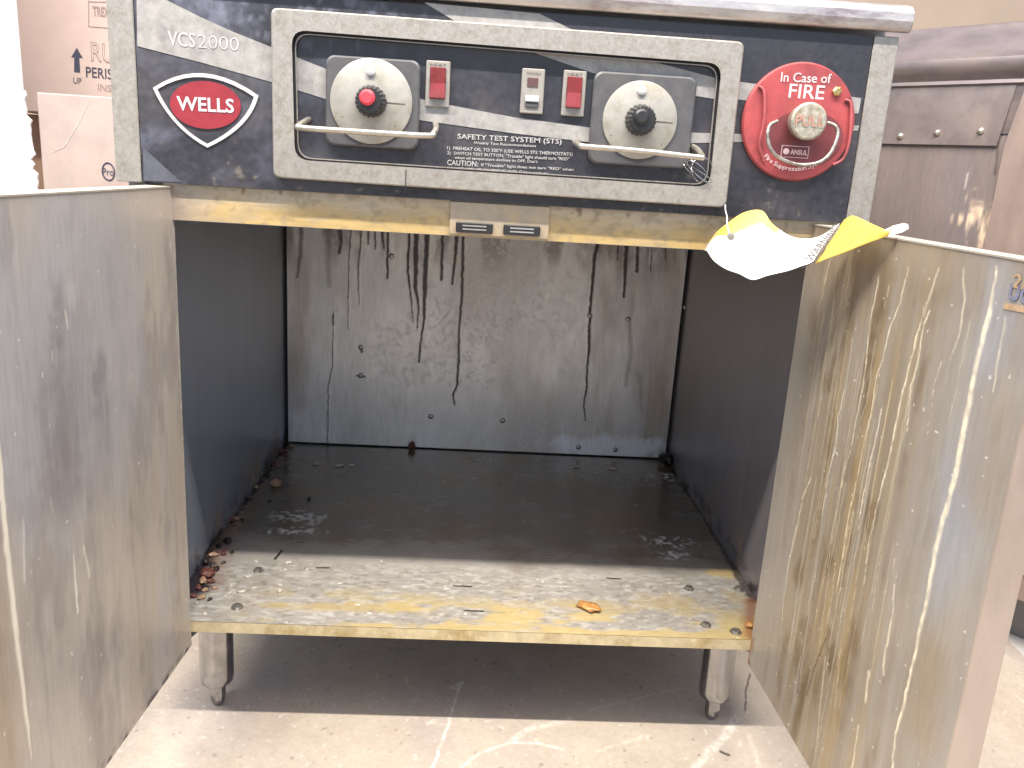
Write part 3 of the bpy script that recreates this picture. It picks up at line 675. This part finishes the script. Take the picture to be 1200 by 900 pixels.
def skin_left(u, v, inv):
    sk = Skin(u, v, (.47, .43, .39), .40, .3)
    I = lambda L: [inv(*p) for p in L]
    sk.mul(.78+.44*sk.n(.09, .28, 111)); sk.mul(.96+.08*sk.n(.006, .12, 112)); sk.mix((.46, .39, .31), sst(.35, .7, sk.n(.06, .4, 119))*sst(.3, .1, sk.U)*.7)
    sk.mix((.26, .235, .225), sst(.5, .75, sk.n(.035, .09, 120))*.5)
    sk.mix((.40, .41, .45), sst(.4, .7, sk.n(.12, .3, 113))*.5)
    k = sk.line(I([(85, 370), (80, 470), (75, 560)]), [.03, .045, .04], .9, .02, 5)+sk.line(I([(118, 420), (125, 500), (112, 590)]), [.01, .02, .015], .9, .015, 6)*.7
    sk.mix((.24, .22, .22), np.clip(k, 0, 1)*(.35+.65*sst(.3, .65, sk.n(.02, .12, 114)))*.75)
    sk.mix((.24, .21, .19), sst(.55, .8, sk.n(.012, .2, 115))*sst(.35, .1, sk.V)*.35)
    sk.mix((.36, .27, .16), sk.line(I([(-15, 640), (-5, 760), (5, 900)]), .03, .9)*.5)
    sk.mix((.55, .53, .50), sk.line(I([(80, 340), (85, 350)]), .01, .9)*.5)
    for pts, w, a in (([(-2, 515), (4, 600), (10, 660), (20, 750), (30, 830), (37, 888)], (6, 10, 10, 9, 7, 3), .85), ([(86, 650), (89, 690), (91, 718)], (3, 6, 5), .7), ([(60, 585), (62, 600)], (3, 2), .4),
                      ([(98, 640), (105, 675)], (4, 6), .45), ([(76, 365), (80, 385)], (4, 3), .5), ([(60, 410), (62, 425)], (2, 2), .5), ([(27, 610), (29, 680)], (3, 5), .4)):
        sk.mix((.70, .65, .53), sk.line(I(pts), [q*.0007*.5 for q in w], .5, .0012, 4)*a, .6, 0, .0004)
    sk.mix((.75, .74, .7), sst(.90, .93, sk.n(.006, .006, 116, 2))*.9)
    sk.mix((.05, .04, .04), (sst(.5, .62, sk.n(.012, .01, 117))*sst(-.024, -.036, sk.V))*.9)
    sk.mix((.6, .55, .42), sst(.5, .65, sk.n(.01, .006, 118))*sst(.006, .001, sk.U)*.8)
    return sk
def skin_right(u, v, inv):
    sk = Skin(u, v, (.39, .355, .31), .38, .3)
    I = lambda L: [inv(*p) for p in L]
    sk.mul(.86+.28*sk.n(.07, .4, 121)); sk.mul(.93+.14*sk.n(.006, .12, 122))
    br = np.exp(-np.abs((sk.U-.19-(.06*(.35-sk.V)))/.15)**3)
    st = sst(.32, .62, sk.n(.016, .30, 123)); st2 = sst(.45, .75, sk.n(.03, .05, 124))
    sk.mix((.265, .205, .13), br*(.5+.5*st)*.85, .35, .15)
    sk.mix((.13, .085, .04), br*st2*st*.75, .35, .1)
    sk.mix((.42, .31, .15), br*sst(.52, .75, sk.n(.012, .25, 125))*.4)
    sk.mix((.24, .18, .12), sst(.50, .56, sk.V+(sk.n(.05, .05, 140)-.5)*.08)*.5)
    sk.mix((.40, .42, .47), sst(.30, .38, sk.U)*sst(.3, .7, sk.n(.08, .3, 126))*.7)
    sk.mix((.36, .27, .16), sk.line(I([(1155, 480), (1145, 560)]), .03, .9)*.4+sk.line(I([(1092, 780), (1082, 850)]), .025, .9)*.5)
    CR = (.76, .68, .50)
    for pts, w, a in (
        ([(1168, 312), (1165, 335), (1158, 375), (1148, 410), (1136, 470), (1122, 545), (1108, 600), (1096, 645), (1083, 715), (1073, 765), (1060, 820), (1050, 860), (1045, 902)], (2.5, 4, 9, 8, 9, 11, 9, 8, 7, 5, 5, 4.5, 4), .95),
        ([(1065, 313), (1055, 355), (1043, 385), (1035, 420), (1027, 440), (1022, 480), (1012, 520), (1003, 570), (995, 600), (988, 650), (980, 692)], (2, 2, 3, 2.4, 2.6, 2.2, 2, 2, 2.4, 2, 1), .8),
        ([(1030, 325), (1020, 375), (1015, 430), (1007, 475), (998, 520), (985, 575)], (3, 2.4, 2.8, 2.4, 2, 1), .75),
        ([(1085, 355), (1073, 400), (1063, 440), (1055, 470), (1048, 510), (1040, 545), (1032, 575), (1027, 598), (1017, 640), (1012, 690)], (2, 3, 3.4, 3.6, 4, 3.4, 2.4, 2.4, 2, 1), .85),
        ([(1090, 365), (1083, 380), (1077, 420), (1068, 450), (1063, 505)], (3, 3, 2.6, 2.8, 1.4), .8), ([(1033, 480), (1030, 500), (1020, 540), (1010, 590), (1005, 620)], (2.6, 3, 2.6, 3, 1.4), .85),
        ([(990, 458), (982, 490), (980, 520), (970, 560), (963, 605)], (3, 2.6, 3, 2, 1.2), .75), ([(1103, 425), (1095, 450), (1087, 510)], (2, 2, 1), .55),
        ([(1128, 315), (1130, 350), (1125, 390), (1112, 425)], (2.4, 4, 3, 1), .5), ([(1100, 316), (1090, 345), (1083, 372)], (4, 5, 3), .45), ([(1042, 335), (1035, 370)], (2, 1.5), .5),
        ([(1178, 372), (1173, 405), (1167, 440), (1164, 460)], (3, 4, 3, 1), .5), ([(973, 303), (968, 325), (963, 352)], (2.4, 3, 2), .55),  # last stroke is a highlight painted in like a pale run
        ([(1048, 685), (1046, 720), (1038, 760), (1035, 790)], (2.5, 4, 5, 4), .7), ([(1018, 788), (1014, 822)], (7, 5), .7), ([(1006, 850), (998, 902)], (4, 5), .6), ([(1002, 590), (990, 640), (984, 700)], (1.4, 1.6, 1), .5),
        ([(940, 590), (933, 620), (925, 655), (920, 690), (914, 745)], (5, 6, 5, 4, 2), .45), ([(950, 560), (940, 585)], (4, 5), .5), ([(1048, 655), (1046, 672)], (2, 2), .6), ([(980, 640), (975, 700), (968, 735)], (1.5, 1.5, 1), .4), ([(967, 770), (960, 840), (956, 880)], (3, 4, 3), .35), ([(985, 760), (978, 830)], (3, 3), .35)):
        nz = .6+.4*sst(.3, .6, sk.n(.006, .008, 127, 2))
        sk.mix(CR, sk.line(I(pts), [q*.00072*.5 for q in w], .45, .0016, 8)*a*nz, .55, 0, .0005)
    for sd in range(46):        # more faint runs between the main ones
        rg = random.Random(sd+5); uu = rg.gauss(.19, .075); vv = rg.uniform(.25, .56); ln = rg.uniform(.08, .3)
        sk.mix(CR, sk.line([(uu, vv), (uu+rg.uniform(-.004, .004), vv-ln*.5), (uu+rg.uniform(-.005, .005), vv-ln)], [.0008, .0008, .0004], .6, .0016, sd)*rg.uniform(.2, .45), .5)
    for pts in ([(946, 722), (940, 760), (934, 812)], [(968, 748), (955, 780), (945, 815)]):
        sk.mix((.07, .045, .03), sk.line(I(pts), .0009, .5, .001)*.85)
    sk.mix((.8, .78, .7), sst(.89, .93, sk.n(.006, .006, 128, 2))*.9)
    sk.mix((.25, .12, .05), sst(.4, .6, sk.n(.015, .01, 129))*sst(.02, .0, sk.U)*sst(.05, -.01, sk.V), .4)
    return sk
dl, _, _, _ = door(-1, .3955, .055, skin_left, M_steel); tag(dl, 'grey left door with one pale run down its edge')
dr, hg, dd, dn = door(1, .3905, .031, skin_right, M_flange); tag(dr, 'right door streaked with cream grease runs')
# sticker at the door's top outer corner
mb = MB(); f = lambda a, b: hit(a, b, hg+dn*.0004, dn)
put_text(mb, '2A', f(1186, 336), f(1212, 342), .011, tuple(dn), 0, .02); put_text(mb, 'UC', f(1181, 350), f(1207, 356), .012, tuple(dn), 1, .04)
mb.prism([f(1177, 355), f(1210, 360), f(1208, 368), f(1176, 362)], dn, .0003, 0)
mb.build('sticker', [mat('worn orange print', (.38, .26, .16), .6, 0, .3, 200), mat('worn blue print', (.17, .18, .25), .6, 0, .3, 200)], dr)

# ------------------------------------------------------------------ hanging tag
st = [((828, 292, -.045), (831, 284, -.04)), ((836, 305, -.06), (840, 272, -.035)), ((850, 315, -.075), (852, 262, -.03)), ((866, 321, -.09), (872, 249, -.03)), ((882, 328, -.105), (893, 247, -.035)),
      ((900, 323, -.11), (906, 263, -.05)), ((925, 317, -.12), (930, 278, -.07)), ((942, 311, -.13), (958, 278, -.09)), ((952, 309, -.14), (984, 262, -.11))]
fp = [((955, 309.5, -.142), (989, 258, -.112)), ((968, 304, -.15), (999, 253, -.125)), ((990, 296, -.165), (1010, 257, -.145)), ((1015, 286, -.18), (1025, 264, -.17)), ((1040, 277, -.198), (1040, 271, -.195))]
def loft(rows, sub, cross, bulge):
    R_ = [(onY(*a), onY(*b)) for a, b in rows]; out = []
    n = len(R_)
    for i in range(n-1):
        for k in range(sub if i < n-2 else sub+1):
            t = k/sub; pr = []
            for e in (0, 1):
                p0, p1, p2, p3 = (R_[max(0, min(n-1, i+j))][e] for j in (-1, 0, 1, 2))
                pr.append(.5*((2*p1)+(p2-p0)*t+(2*p0-5*p1+4*p2-p3)*t*t+(3*p1-p0-3*p2+p3)*t**3))
            out.append([pr[0].lerp(pr[1], c/cross)+Vector((0, bulge*math.sin(math.pi*c/cross), -bulge*.6*math.sin(math.pi*c/cross))) for c in range(cross+1)])
    return out
def sheet(mb, G, mf):
    n = len(G[0]); mb.add([p for r in G for p in r], [(i*n+j, i*n+j+1, (i+1)*n+j+1, (i+1)*n+j) for i in range(len(G)-1) for j in range(n-1)], 0, True)
    nb = (len(G)-1)*(n-1); k = 0
    for i in range(len(G)-1):
        for j in range(n-1): mb.m[-nb+k] = mf(i/(len(G)-1), j/(n-1)); k += 1
tp = thing('hanging_tag', onY(855, 277, -.04), 'curled white and yellow paper tag hanging on a string from the control panel frame', 'tag')
mb = MB(); G = loft(st, 16, 60, .010)
sheet(mb, G, lambda a, b: 1 if (b > .78+1.1*(a-.36)**2+.05*math.sin(a*14) and a < .66) else 0)
sheet(mb, loft(fp, 12, 16, -.004), lambda a, b: 1)
tg = mb.build('tag_card', [M_paper, M_yellow], tp); sm = tg.modifiers.new('thick', 'SOLIDIFY'); sm.thickness = .0004
mb = MB(); tip = [onY(1036, 271, -.193), onY(1046, 266, -.20), onY(1058, 263, -.205), onY(1064, 264, -.207), onY(1065, 268, -.207), onY(1058, 272, -.205), onY(1045, 275.5, -.20), onY(1037, 274, -.195)]
mb.prism(tip, (0, .3, .95), .0012); mb.build('tag_tip', M_paper, tp)
# printed dark border with lettering along the fold
mb = MB(); e0, e1 = onY(951, 306, -.145), onY(988, 261, -.117)
mb.tube([onY(940, 314, -.137), onY(955, 306, -.147), onY(975, 284, -.132), onY(990, 258, -.116)], .0006, n=6)
mb.tube([onY(944, 301, -.142), onY(962, 285, -.13), onY(976, 270, -.118)], .0004, n=6)
put_text(mb, 'WARNING', onY(951, 308, -.149), onY(986, 267, -.121), .0085, (-.5, -.8, .3), 0, .03, lift=.002)
mb.build('tag_print', M_tagink, tp)
q = onY(855, 277, -.048); MB().lathe((q.x, 0, q.z), [(.0045, -.052), (.0045, -.0545), (.002, -.055)], n=20).build('eyelet', M_wire, tp)
MB().tube([onY(850, 240, -.013), onY(850, 246, -.018), onY(852, 254, -.03), onY(852, 262, -.04), onY(855, 277, -.052)], .0008, n=8).build('string', M_letterp, tp)

# ------------------------------------------------------------------ crumbs and grease lumps
def crumb(p, r, m, label, cat='crumb', group=None, sq=(1, 1, .7), seed=0):
    rg = random.Random(seed); import bmesh
    bm = bmesh.new(); bmesh.ops.create_icosphere(bm, subdivisions=3, radius=1)
    ph = [rg.uniform(0, 6.28) for _ in range(6)]
    for v in bm.verts:
        c = v.co; k = 1+.22*math.sin(3*c.x+ph[0])*math.cos(2.5*c.y+ph[1])+.18*math.sin(6*c.z+ph[2])*math.sin(5*c.x+ph[3])+.10*math.sin(11*c.y+ph[4])*math.cos(12*c.x+ph[5])+rg.uniform(-.05, .05)
        v.co = Vector((c.x*sq[0], c.y*sq[1], c.z*sq[2]))*k*r
    lo = min(v.co.z for v in bm.verts)
    for v in bm.verts: v.co.z -= lo+.0005
    me = bpy.data.meshes.new('crumb'); bm.to_mesh(me); bm.free(); me.materials.append(m)
    for pl in me.polygons: pl.use_smooth = True
    o = bpy.data.objects.new('grease_lump' if cat == 'grease lump' else 'crumb', me); COL.objects.link(o); o.location = p; o.rotation_euler.z = rg.uniform(0, 6)
    return tag(o, label, cat, group)
C_red = mat('red brown grease', (.10, .03, .02), .55, 0, .35, 200, .5); C_dark = mat('burnt black crumb', (.02, .012, .012), .4, 0, .3, 200, .5)
C_or = mat('orange grease', (.36, .17, .05), .35, 0, .35, 150, .5, (.45, .28, .10), .6, 90); C_pale = mat('pale crumb', (.45, .41, .34), .6, 0, .2, 200, .4)
C_br = mat('brown crumb', (.32, .20, .12), .5, 0, .35, 200, .5)
Z0 = lambda a, b, z=0: onZ(a, b, z)
crumb(Z0(482, 527), .009, C_red, 'small dark red grease lump against the foot of the back panel', 'grease lump', None, (1, .8, 1), 1)
crumb(Z0(690, 714), .013, C_or, 'orange grease lump near the front edge of the shelf', 'grease lump', None, (1.3, .8, .35), 2)
crumb(Z0(243, 676), .010, C_red, 'largest red brown lump in the left front corner of the shelf, beside the door', 'grease lump', None, (1, 1, .7), 3)
crumb(Z0(323, 570), .011, C_br, 'round brown crumb near the left wall, midway along the shelf', 'crumb', None, (1, 1, .6), 4)
crumb(Z0(878, 735), .007, C_or, 'rusty orange grease lump at the right front corner of the shelf', 'grease lump', None, (1, .9, .6), 6)
crumb(Z0(781, 545), .016, C_dark, 'black grease lump in the back right corner of the cabinet', 'grease lump', None, (1.3, .8, .8), 7)
G1 = 'burnt crumbs along the left wall'; i = 10
for a, b, r in ((236, 702, .006), (246, 703, .004), (254, 668, .006), (247, 683, .006), (238, 683, .008), (262, 660, .004), (272, 648, .004), (226, 700, .006), (252, 690, .004), (291, 585, .004), (316, 588, .004), (268, 612, .008), (277, 609, .006), (284, 610, .004), (267, 636, .009), (262, 650, .006), (250, 652, .007), (241, 660, .008), (256, 641, .006), (233, 690, .006), (240, 693, .005), (228, 668, .008), (362, 586, .005), (320, 545, .006), (300, 572, .005), (312, 558, .005), (249, 664, .005), (330, 530, .008), (341, 524, .007)):
    crumb(Z0(a, b), r*.85, (C_dark, C_red, C_br, C_dark)[i % 4], 'small burnt crumb in the greasy strip along the foot of the left wall', 'crumb', G1, (1.2, .8, .6), i); i += 1
G2 = 'pale crumbs scattered on the shelf'
for a, b, r in ((290, 676, .004), (338, 660, .0045), (283, 694, .005), (269, 695, .003), (328, 693, .0045), (328, 686, .003), (298, 689, .003), (360, 668, .003), (370, 544, .006), (398, 546, .007), (412, 546, .005), (240, 720, .004), (300, 658, .003), (334, 668, .003), (398, 684, .003), (447, 658, .003), (676, 548, .006), (718, 550, .006)):
    crumb(Z0(a, b), r, C_pale, 'tiny pale crumb lying on the bottom shelf', 'crumb', G2, (1.3, .8, .35), i); i += 1

# ------------------------------------------------------------------ boxes at the left
def carton(name, x0, x1, y0, y1, z0, z1, ang, m, label, cat='box'):
    """rotated about its front right edge (x1,y0)"""
    t = thing(name, (x1, y0, z0), label, cat)
    R_ = Matrix.Rotation(ang, 4, 'Z'); T = Matrix.Translation((x1, y0, 0)) @ R_ @ Matrix.Translation((-x1, -y0, 0))
    MB().box(x0, x1, y0, y1, z0, z1, 0, .002, T).build('carton', m, t)
    n = (T.to_3x3() @ Vector((0, -1, 0))); p0 = Vector((x1, y0, 0))
    return t, (lambda a, b, l=0.: hit(a, b, p0+n*l, n)), n
p = onY(40, 132, .95); zb1 = p.z
ta, fa, na = carton('cardboard_box', onY(19, 60, .95).x, -.50, .95, 1.35, zb1, zb1+.42, math.radians(7), M_card, 'upper cardboard box printed with an up arrow, behind the cooker')
mb = MB(); F = lambda a, b: fa(a, b, .0006)
put_text(mb, 'UP', F(86, 97.5), F(95.5, 99), .013, na, 0, 0.); put_text(mb, 'PERISHABLE', F(101, 90), F(172, 97), .021, na, 0, .01)
mb.prism([F(*q) for q in ((90, 56), (97, 68), (93, 67.5), (94, 85), (87, 84.5), (87, 67), (83.5, 67))], na, .0004)
put_text(mb, 'INSULATED', F(115, 106), F(172, 112), .014, na, 1, .0)
put_text(mb, 'TREXONI', F(109, 18), F(142, 21), .018, na, 1, .03)
for a, b, c, d in ((104, 0, 104, 31), (104, 31, 150, 35), (104, 2, 150, 3)): mb.tube([F(a, b), F(c, d)], .0008, 1, 4)
o_, i_ = text_mesh('RUSH', .0)
put_text(mb, 'RUSH', F(107, 71), F(160, 77), .038, na, 1, .012)
lt = mb.build('box_lettering', [M_ink, M_inkpale], ta)
mb = MB(); put_text(mb, 'RUSH', fa(107.7, 70.6, .0012), fa(159.5, 76.6, .0012), .0365, na, 0, -.018); mb.build('outlined_lettering', M_card, ta)
tb, fb, nb_ = carton('cardboard_box', onY(57, 160, .6).x, -.475, .6, .9, GZ, onY(57, 110, .6).z, math.radians(6), M_card2, 'grey brown cardboard box with a round stamp, nearest behind the left side of the cooker')
mb = MB(); F = lambda a, b: fb(a, b, .0006)
cc = F(127, 201); ex_ = (F(137, 202)-cc).normalized()
ringp = [cc+ex_*(.0105*math.cos(t))+Vector((0, 0, .0155*math.sin(t))) for t in [2*math.pi*k/28 for k in range(29)]]
mb.tube(ringp, .0012, 0, 6); put_text(mb, 'Pro', F(120.5, 205), F(133.5, 206), .013, nb_, 0, .0)
mb.tube([F(58, 180), F(75, 172), F(90, 148), F(106, 116)], [.0002, .0004, .0003, .0002], 1, 6)
mb.build('box_lettering', [M_ink, M_paper], tb)
td, _, _ = carton('cardboard_box', onY(28, 160, 1.0).x-.1, -.62, 1.0, 1.36, GZ, zb1-.003, math.radians(2), M_card3, 'orange lit cardboard box under the arrow box')
# white foam pieces
x1 = onY(33, 160, .35).x
zt = onY(0, 104, .35).z
rg = random.Random(8); mb = MB(); pts = []; k = 120; jag = [rg.uniform(-.003, .003) for _ in range(200)]; jag = [jag[i]*.5+jag[i+1]*.3+jag[i+2]*.3+.0035*math.sin(i*.31)*jag[(i*7) % 190]/.003 for i in range(190)]
for i in range(k+1):
    z = zt+(GZ-zt)*i/k; pts.append((onY(29, 110, .35).x+(.012*min(1, i/30))*1+jag[i], z))
L = [(x, .35, z) for x, z in pts]+[(-1.3, .35, GZ), (-1.3, .35, zt+.004)]
mb.prism(L, (0, 1, 0), .005); fb_ = mb.build('foam_sheet', M_white); tag(fb_, 'white foam sheet with a ragged right edge at the far left, shorter and nearer', 'foam sheet')
mb = MB().box(-1.5, onY(20, 50, .62).x, .62, .635, GZ, 1.35, 0, .005); fo2 = mb.build('white_board', M_white); tag(fo2, 'tall smooth white board at the far left, behind the ragged foam sheet', 'board')

# ------------------------------------------------------------------ neighbouring appliance at the right
th = math.radians(52); E1 = Vector((math.cos(th), -math.sin(th), 0)); N1 = Vector((-math.sin(th), -math.cos(th), 0)); P1 = Vector((.96, .36, 0))
nei = thing('steel_appliance', P1+Vector((0, 0, GZ)), 'neighbouring purplish steel appliance with a rounded riveted rail, behind the right door', 'appliance')
inv = lambda a, b: (lambda h: ((h-P1).dot(E1), h.z))(hit(a, b, P1, N1))
zf = lambda a, b: inv(a, b)[1]
s0, s1 = -.56, .75
z_fl, z_r0, z_r1, z_tp = zf(1100, 170), zf(1100, 103), zf(1100, 72), zf(1100, 27)
u = np.arange(s0, s1, .003); v = np.arange(-.078, z_fl+.02, .003)
sk = Skin(u, v, (.25, .205, .185), .42, .4); sk.mul(.82+.36*sk.n(.07, .4, 131)); sk.mul(.93+.14*sk.n(.01, .2, 132))
sk.mix((.24, .21, .22), sst(.45, .7, sk.n(.05, .25, 133))*.5)
pc = inv(1150, 262); st_ = sst(.35, .6, sk.n(.008, .06, 134))
sk.mix((.66, .50, .36), sk.blob(pc, .045, .055, .7, 135, .02)*st_, .4, .1)
sk.mix((.66, .6, .52), sk.line([inv(1134, 203), inv(1131, 220)], .0016, .5)*.7+sk.line([inv(1200, 270), inv(1196, 292)], .0016, .5)*.6)
sk.mix((.10, .07, .06), sk.line([inv(1170, 168), inv(1166, 205)], .002, .5)*.8)
sk.mix((.42, .36, .33), sst(.2, .0, sk.V)*.7)
def boxf(mb, a0, a1, t0, t1, za, zb, m):   # box in the appliance's frame, t measured outwards
    vs = [P1+E1*a+N1*t+Vector((0, 0, z)) for a in (a0, a1) for t in (t0, t1) for z in (za, zb)]
    mb.add(vs, [(0, 1, 3, 2), (4, 6, 7, 5), (0, 4, 5, 1), (2, 3, 7, 6), (0, 2, 6, 4), (1, 5, 7, 3)], m)
ex = MB(); boxf(ex, s0, s1, -.6, -.001, -.078, z_fl+.02, 1)
skin_object('body_panel', sk, lambda U, V: np.array(P1)+U[..., None]*np.array(E1)+V[..., None]*np.array([0, 0, 1.]), tuple(N1), [A_metal_v, M_steel_dark], nei, ex)
M_nb = mat('purplish steel', (.26, .215, .205), .36, .6, .22, 9, .05, (.33, .26, .22), .7, 6, (1, 1, 3))
mb = MB(); prof = [(-.3, z_fl+.021), (.001, z_fl+.021), (.006, z_r0), (.013, z_r0+.004), (.012, z_r0+.010), (.018, z_r0+(z_r1-z_r0)*.45), (.024, z_r0+(z_r1-z_r0)*.7), (.022, z_r1), (.008, z_r1+.010), (-.004, z_r1+.02), (-.03, z_tp-.004), (-.045, z_tp), (-.3, z_tp)]
n = len(prof); vs = [P1+E1*a+N1*t+Vector((0, 0, z)) for a in (s0, s1) for t, z in prof]
mb.add(vs, [tuple(range(n)), tuple(range(2*n-1, n-1, -1))]+[(i, (i+1) % n, n+(i+1) % n, n+i) for i in range(n)], 0, True)
mb.build('top_rail', M_nb, nei)
a0 = inv(1192, 108); a1 = inv(1170, 167)
mb = MB(); q = [(s0, z_fl), (a1[0], z_fl), (a0[0], z_r0+.001), (s0, z_r0+.001)]
mb.prism([P1+E1*a+N1*.0072+Vector((0, 0, z)) for a, z in q], -N1, .0055)
fl_ = mb.build('riveted_flange', mat('pinkish flange steel', (.28, .23, .215), .38, .55, .2, 14, .05, (.38, .31, .26), .7, 10), nei, .0006)
for a, b in ((1057, 160), (1100, 156), (1151, 154)):
    s_, z_ = inv(a, b); c = P1+E1*s_+Vector((0, 0, z_)); mb = MB(); vs = []; fs = []
    up = Vector((0, 0, 1))
    for r, h in ((.0062, .007), (.006, .0095), (.004, .0118), (.0012, .0125)):
        for k in range(14): q = 2*math.pi*k/14; vs.append(c+N1*h+(E1*math.cos(q)+up*math.sin(q))*r)
    for j in range(3):
        for k in range(14): fs.append((j*14+k, j*14+(k+1) % 14, (j+1)*14+(k+1) % 14, (j+1)*14+k))
    fs.append(tuple(42+k for k in range(14))); mb.add(vs, fs, 0, True); mb.build('rivet', M_wire, fl_)
mb = MB(); boxf(mb, a1[0]+.02, s1, .0005, .006, -.078, z_fl-.0, 0)
q = [(a1[0]+.012, z_fl-.12), (a1[0]+.012, z_fl), (a0[0]+.014, z_r0), (s1, z_r0), (s1, -.078), (a1[0]+.012, -.078)]
mb = MB(); mb.prism([P1+E1*a+N1*.006+Vector((0, 0, z)) for a, z in q], -N1, .0055)
mb.build('side_cover', mat('brownish cover steel', (.27, .205, .175), .5, .3, .2, 14, .05, (.34, .25, .20), .6, 10, (1, 1, .3)), nei, .0006)
mb = MB(); boxf(mb, s0, s1, -.5, -.06, GZ+.0005, -.0785, 0); mb.build('underbody_shade', M_steel_dark, nei)  # dark block added to stand for the shade under the body
c = hit(1190, 655, P1+N1*.008, N1); mb = MB(); boxf(mb, (c-P1).dot(E1)-.018, (c-P1).dot(E1)+.03, .0062, .009, c.z-.025, c.z+.018, 0)
br_ = mb.build('corner_bracket', M_flange, nei, .001)
mb = MB(); mb.lathe((0, 0, 0), [(.006, -.0), (.006, -.003), (.003, -.005)], n=16); mb.v = [tuple(c+Vector(p)+N1*.002) for p in mb.v]; mb.build('bolt', M_brass, br_)
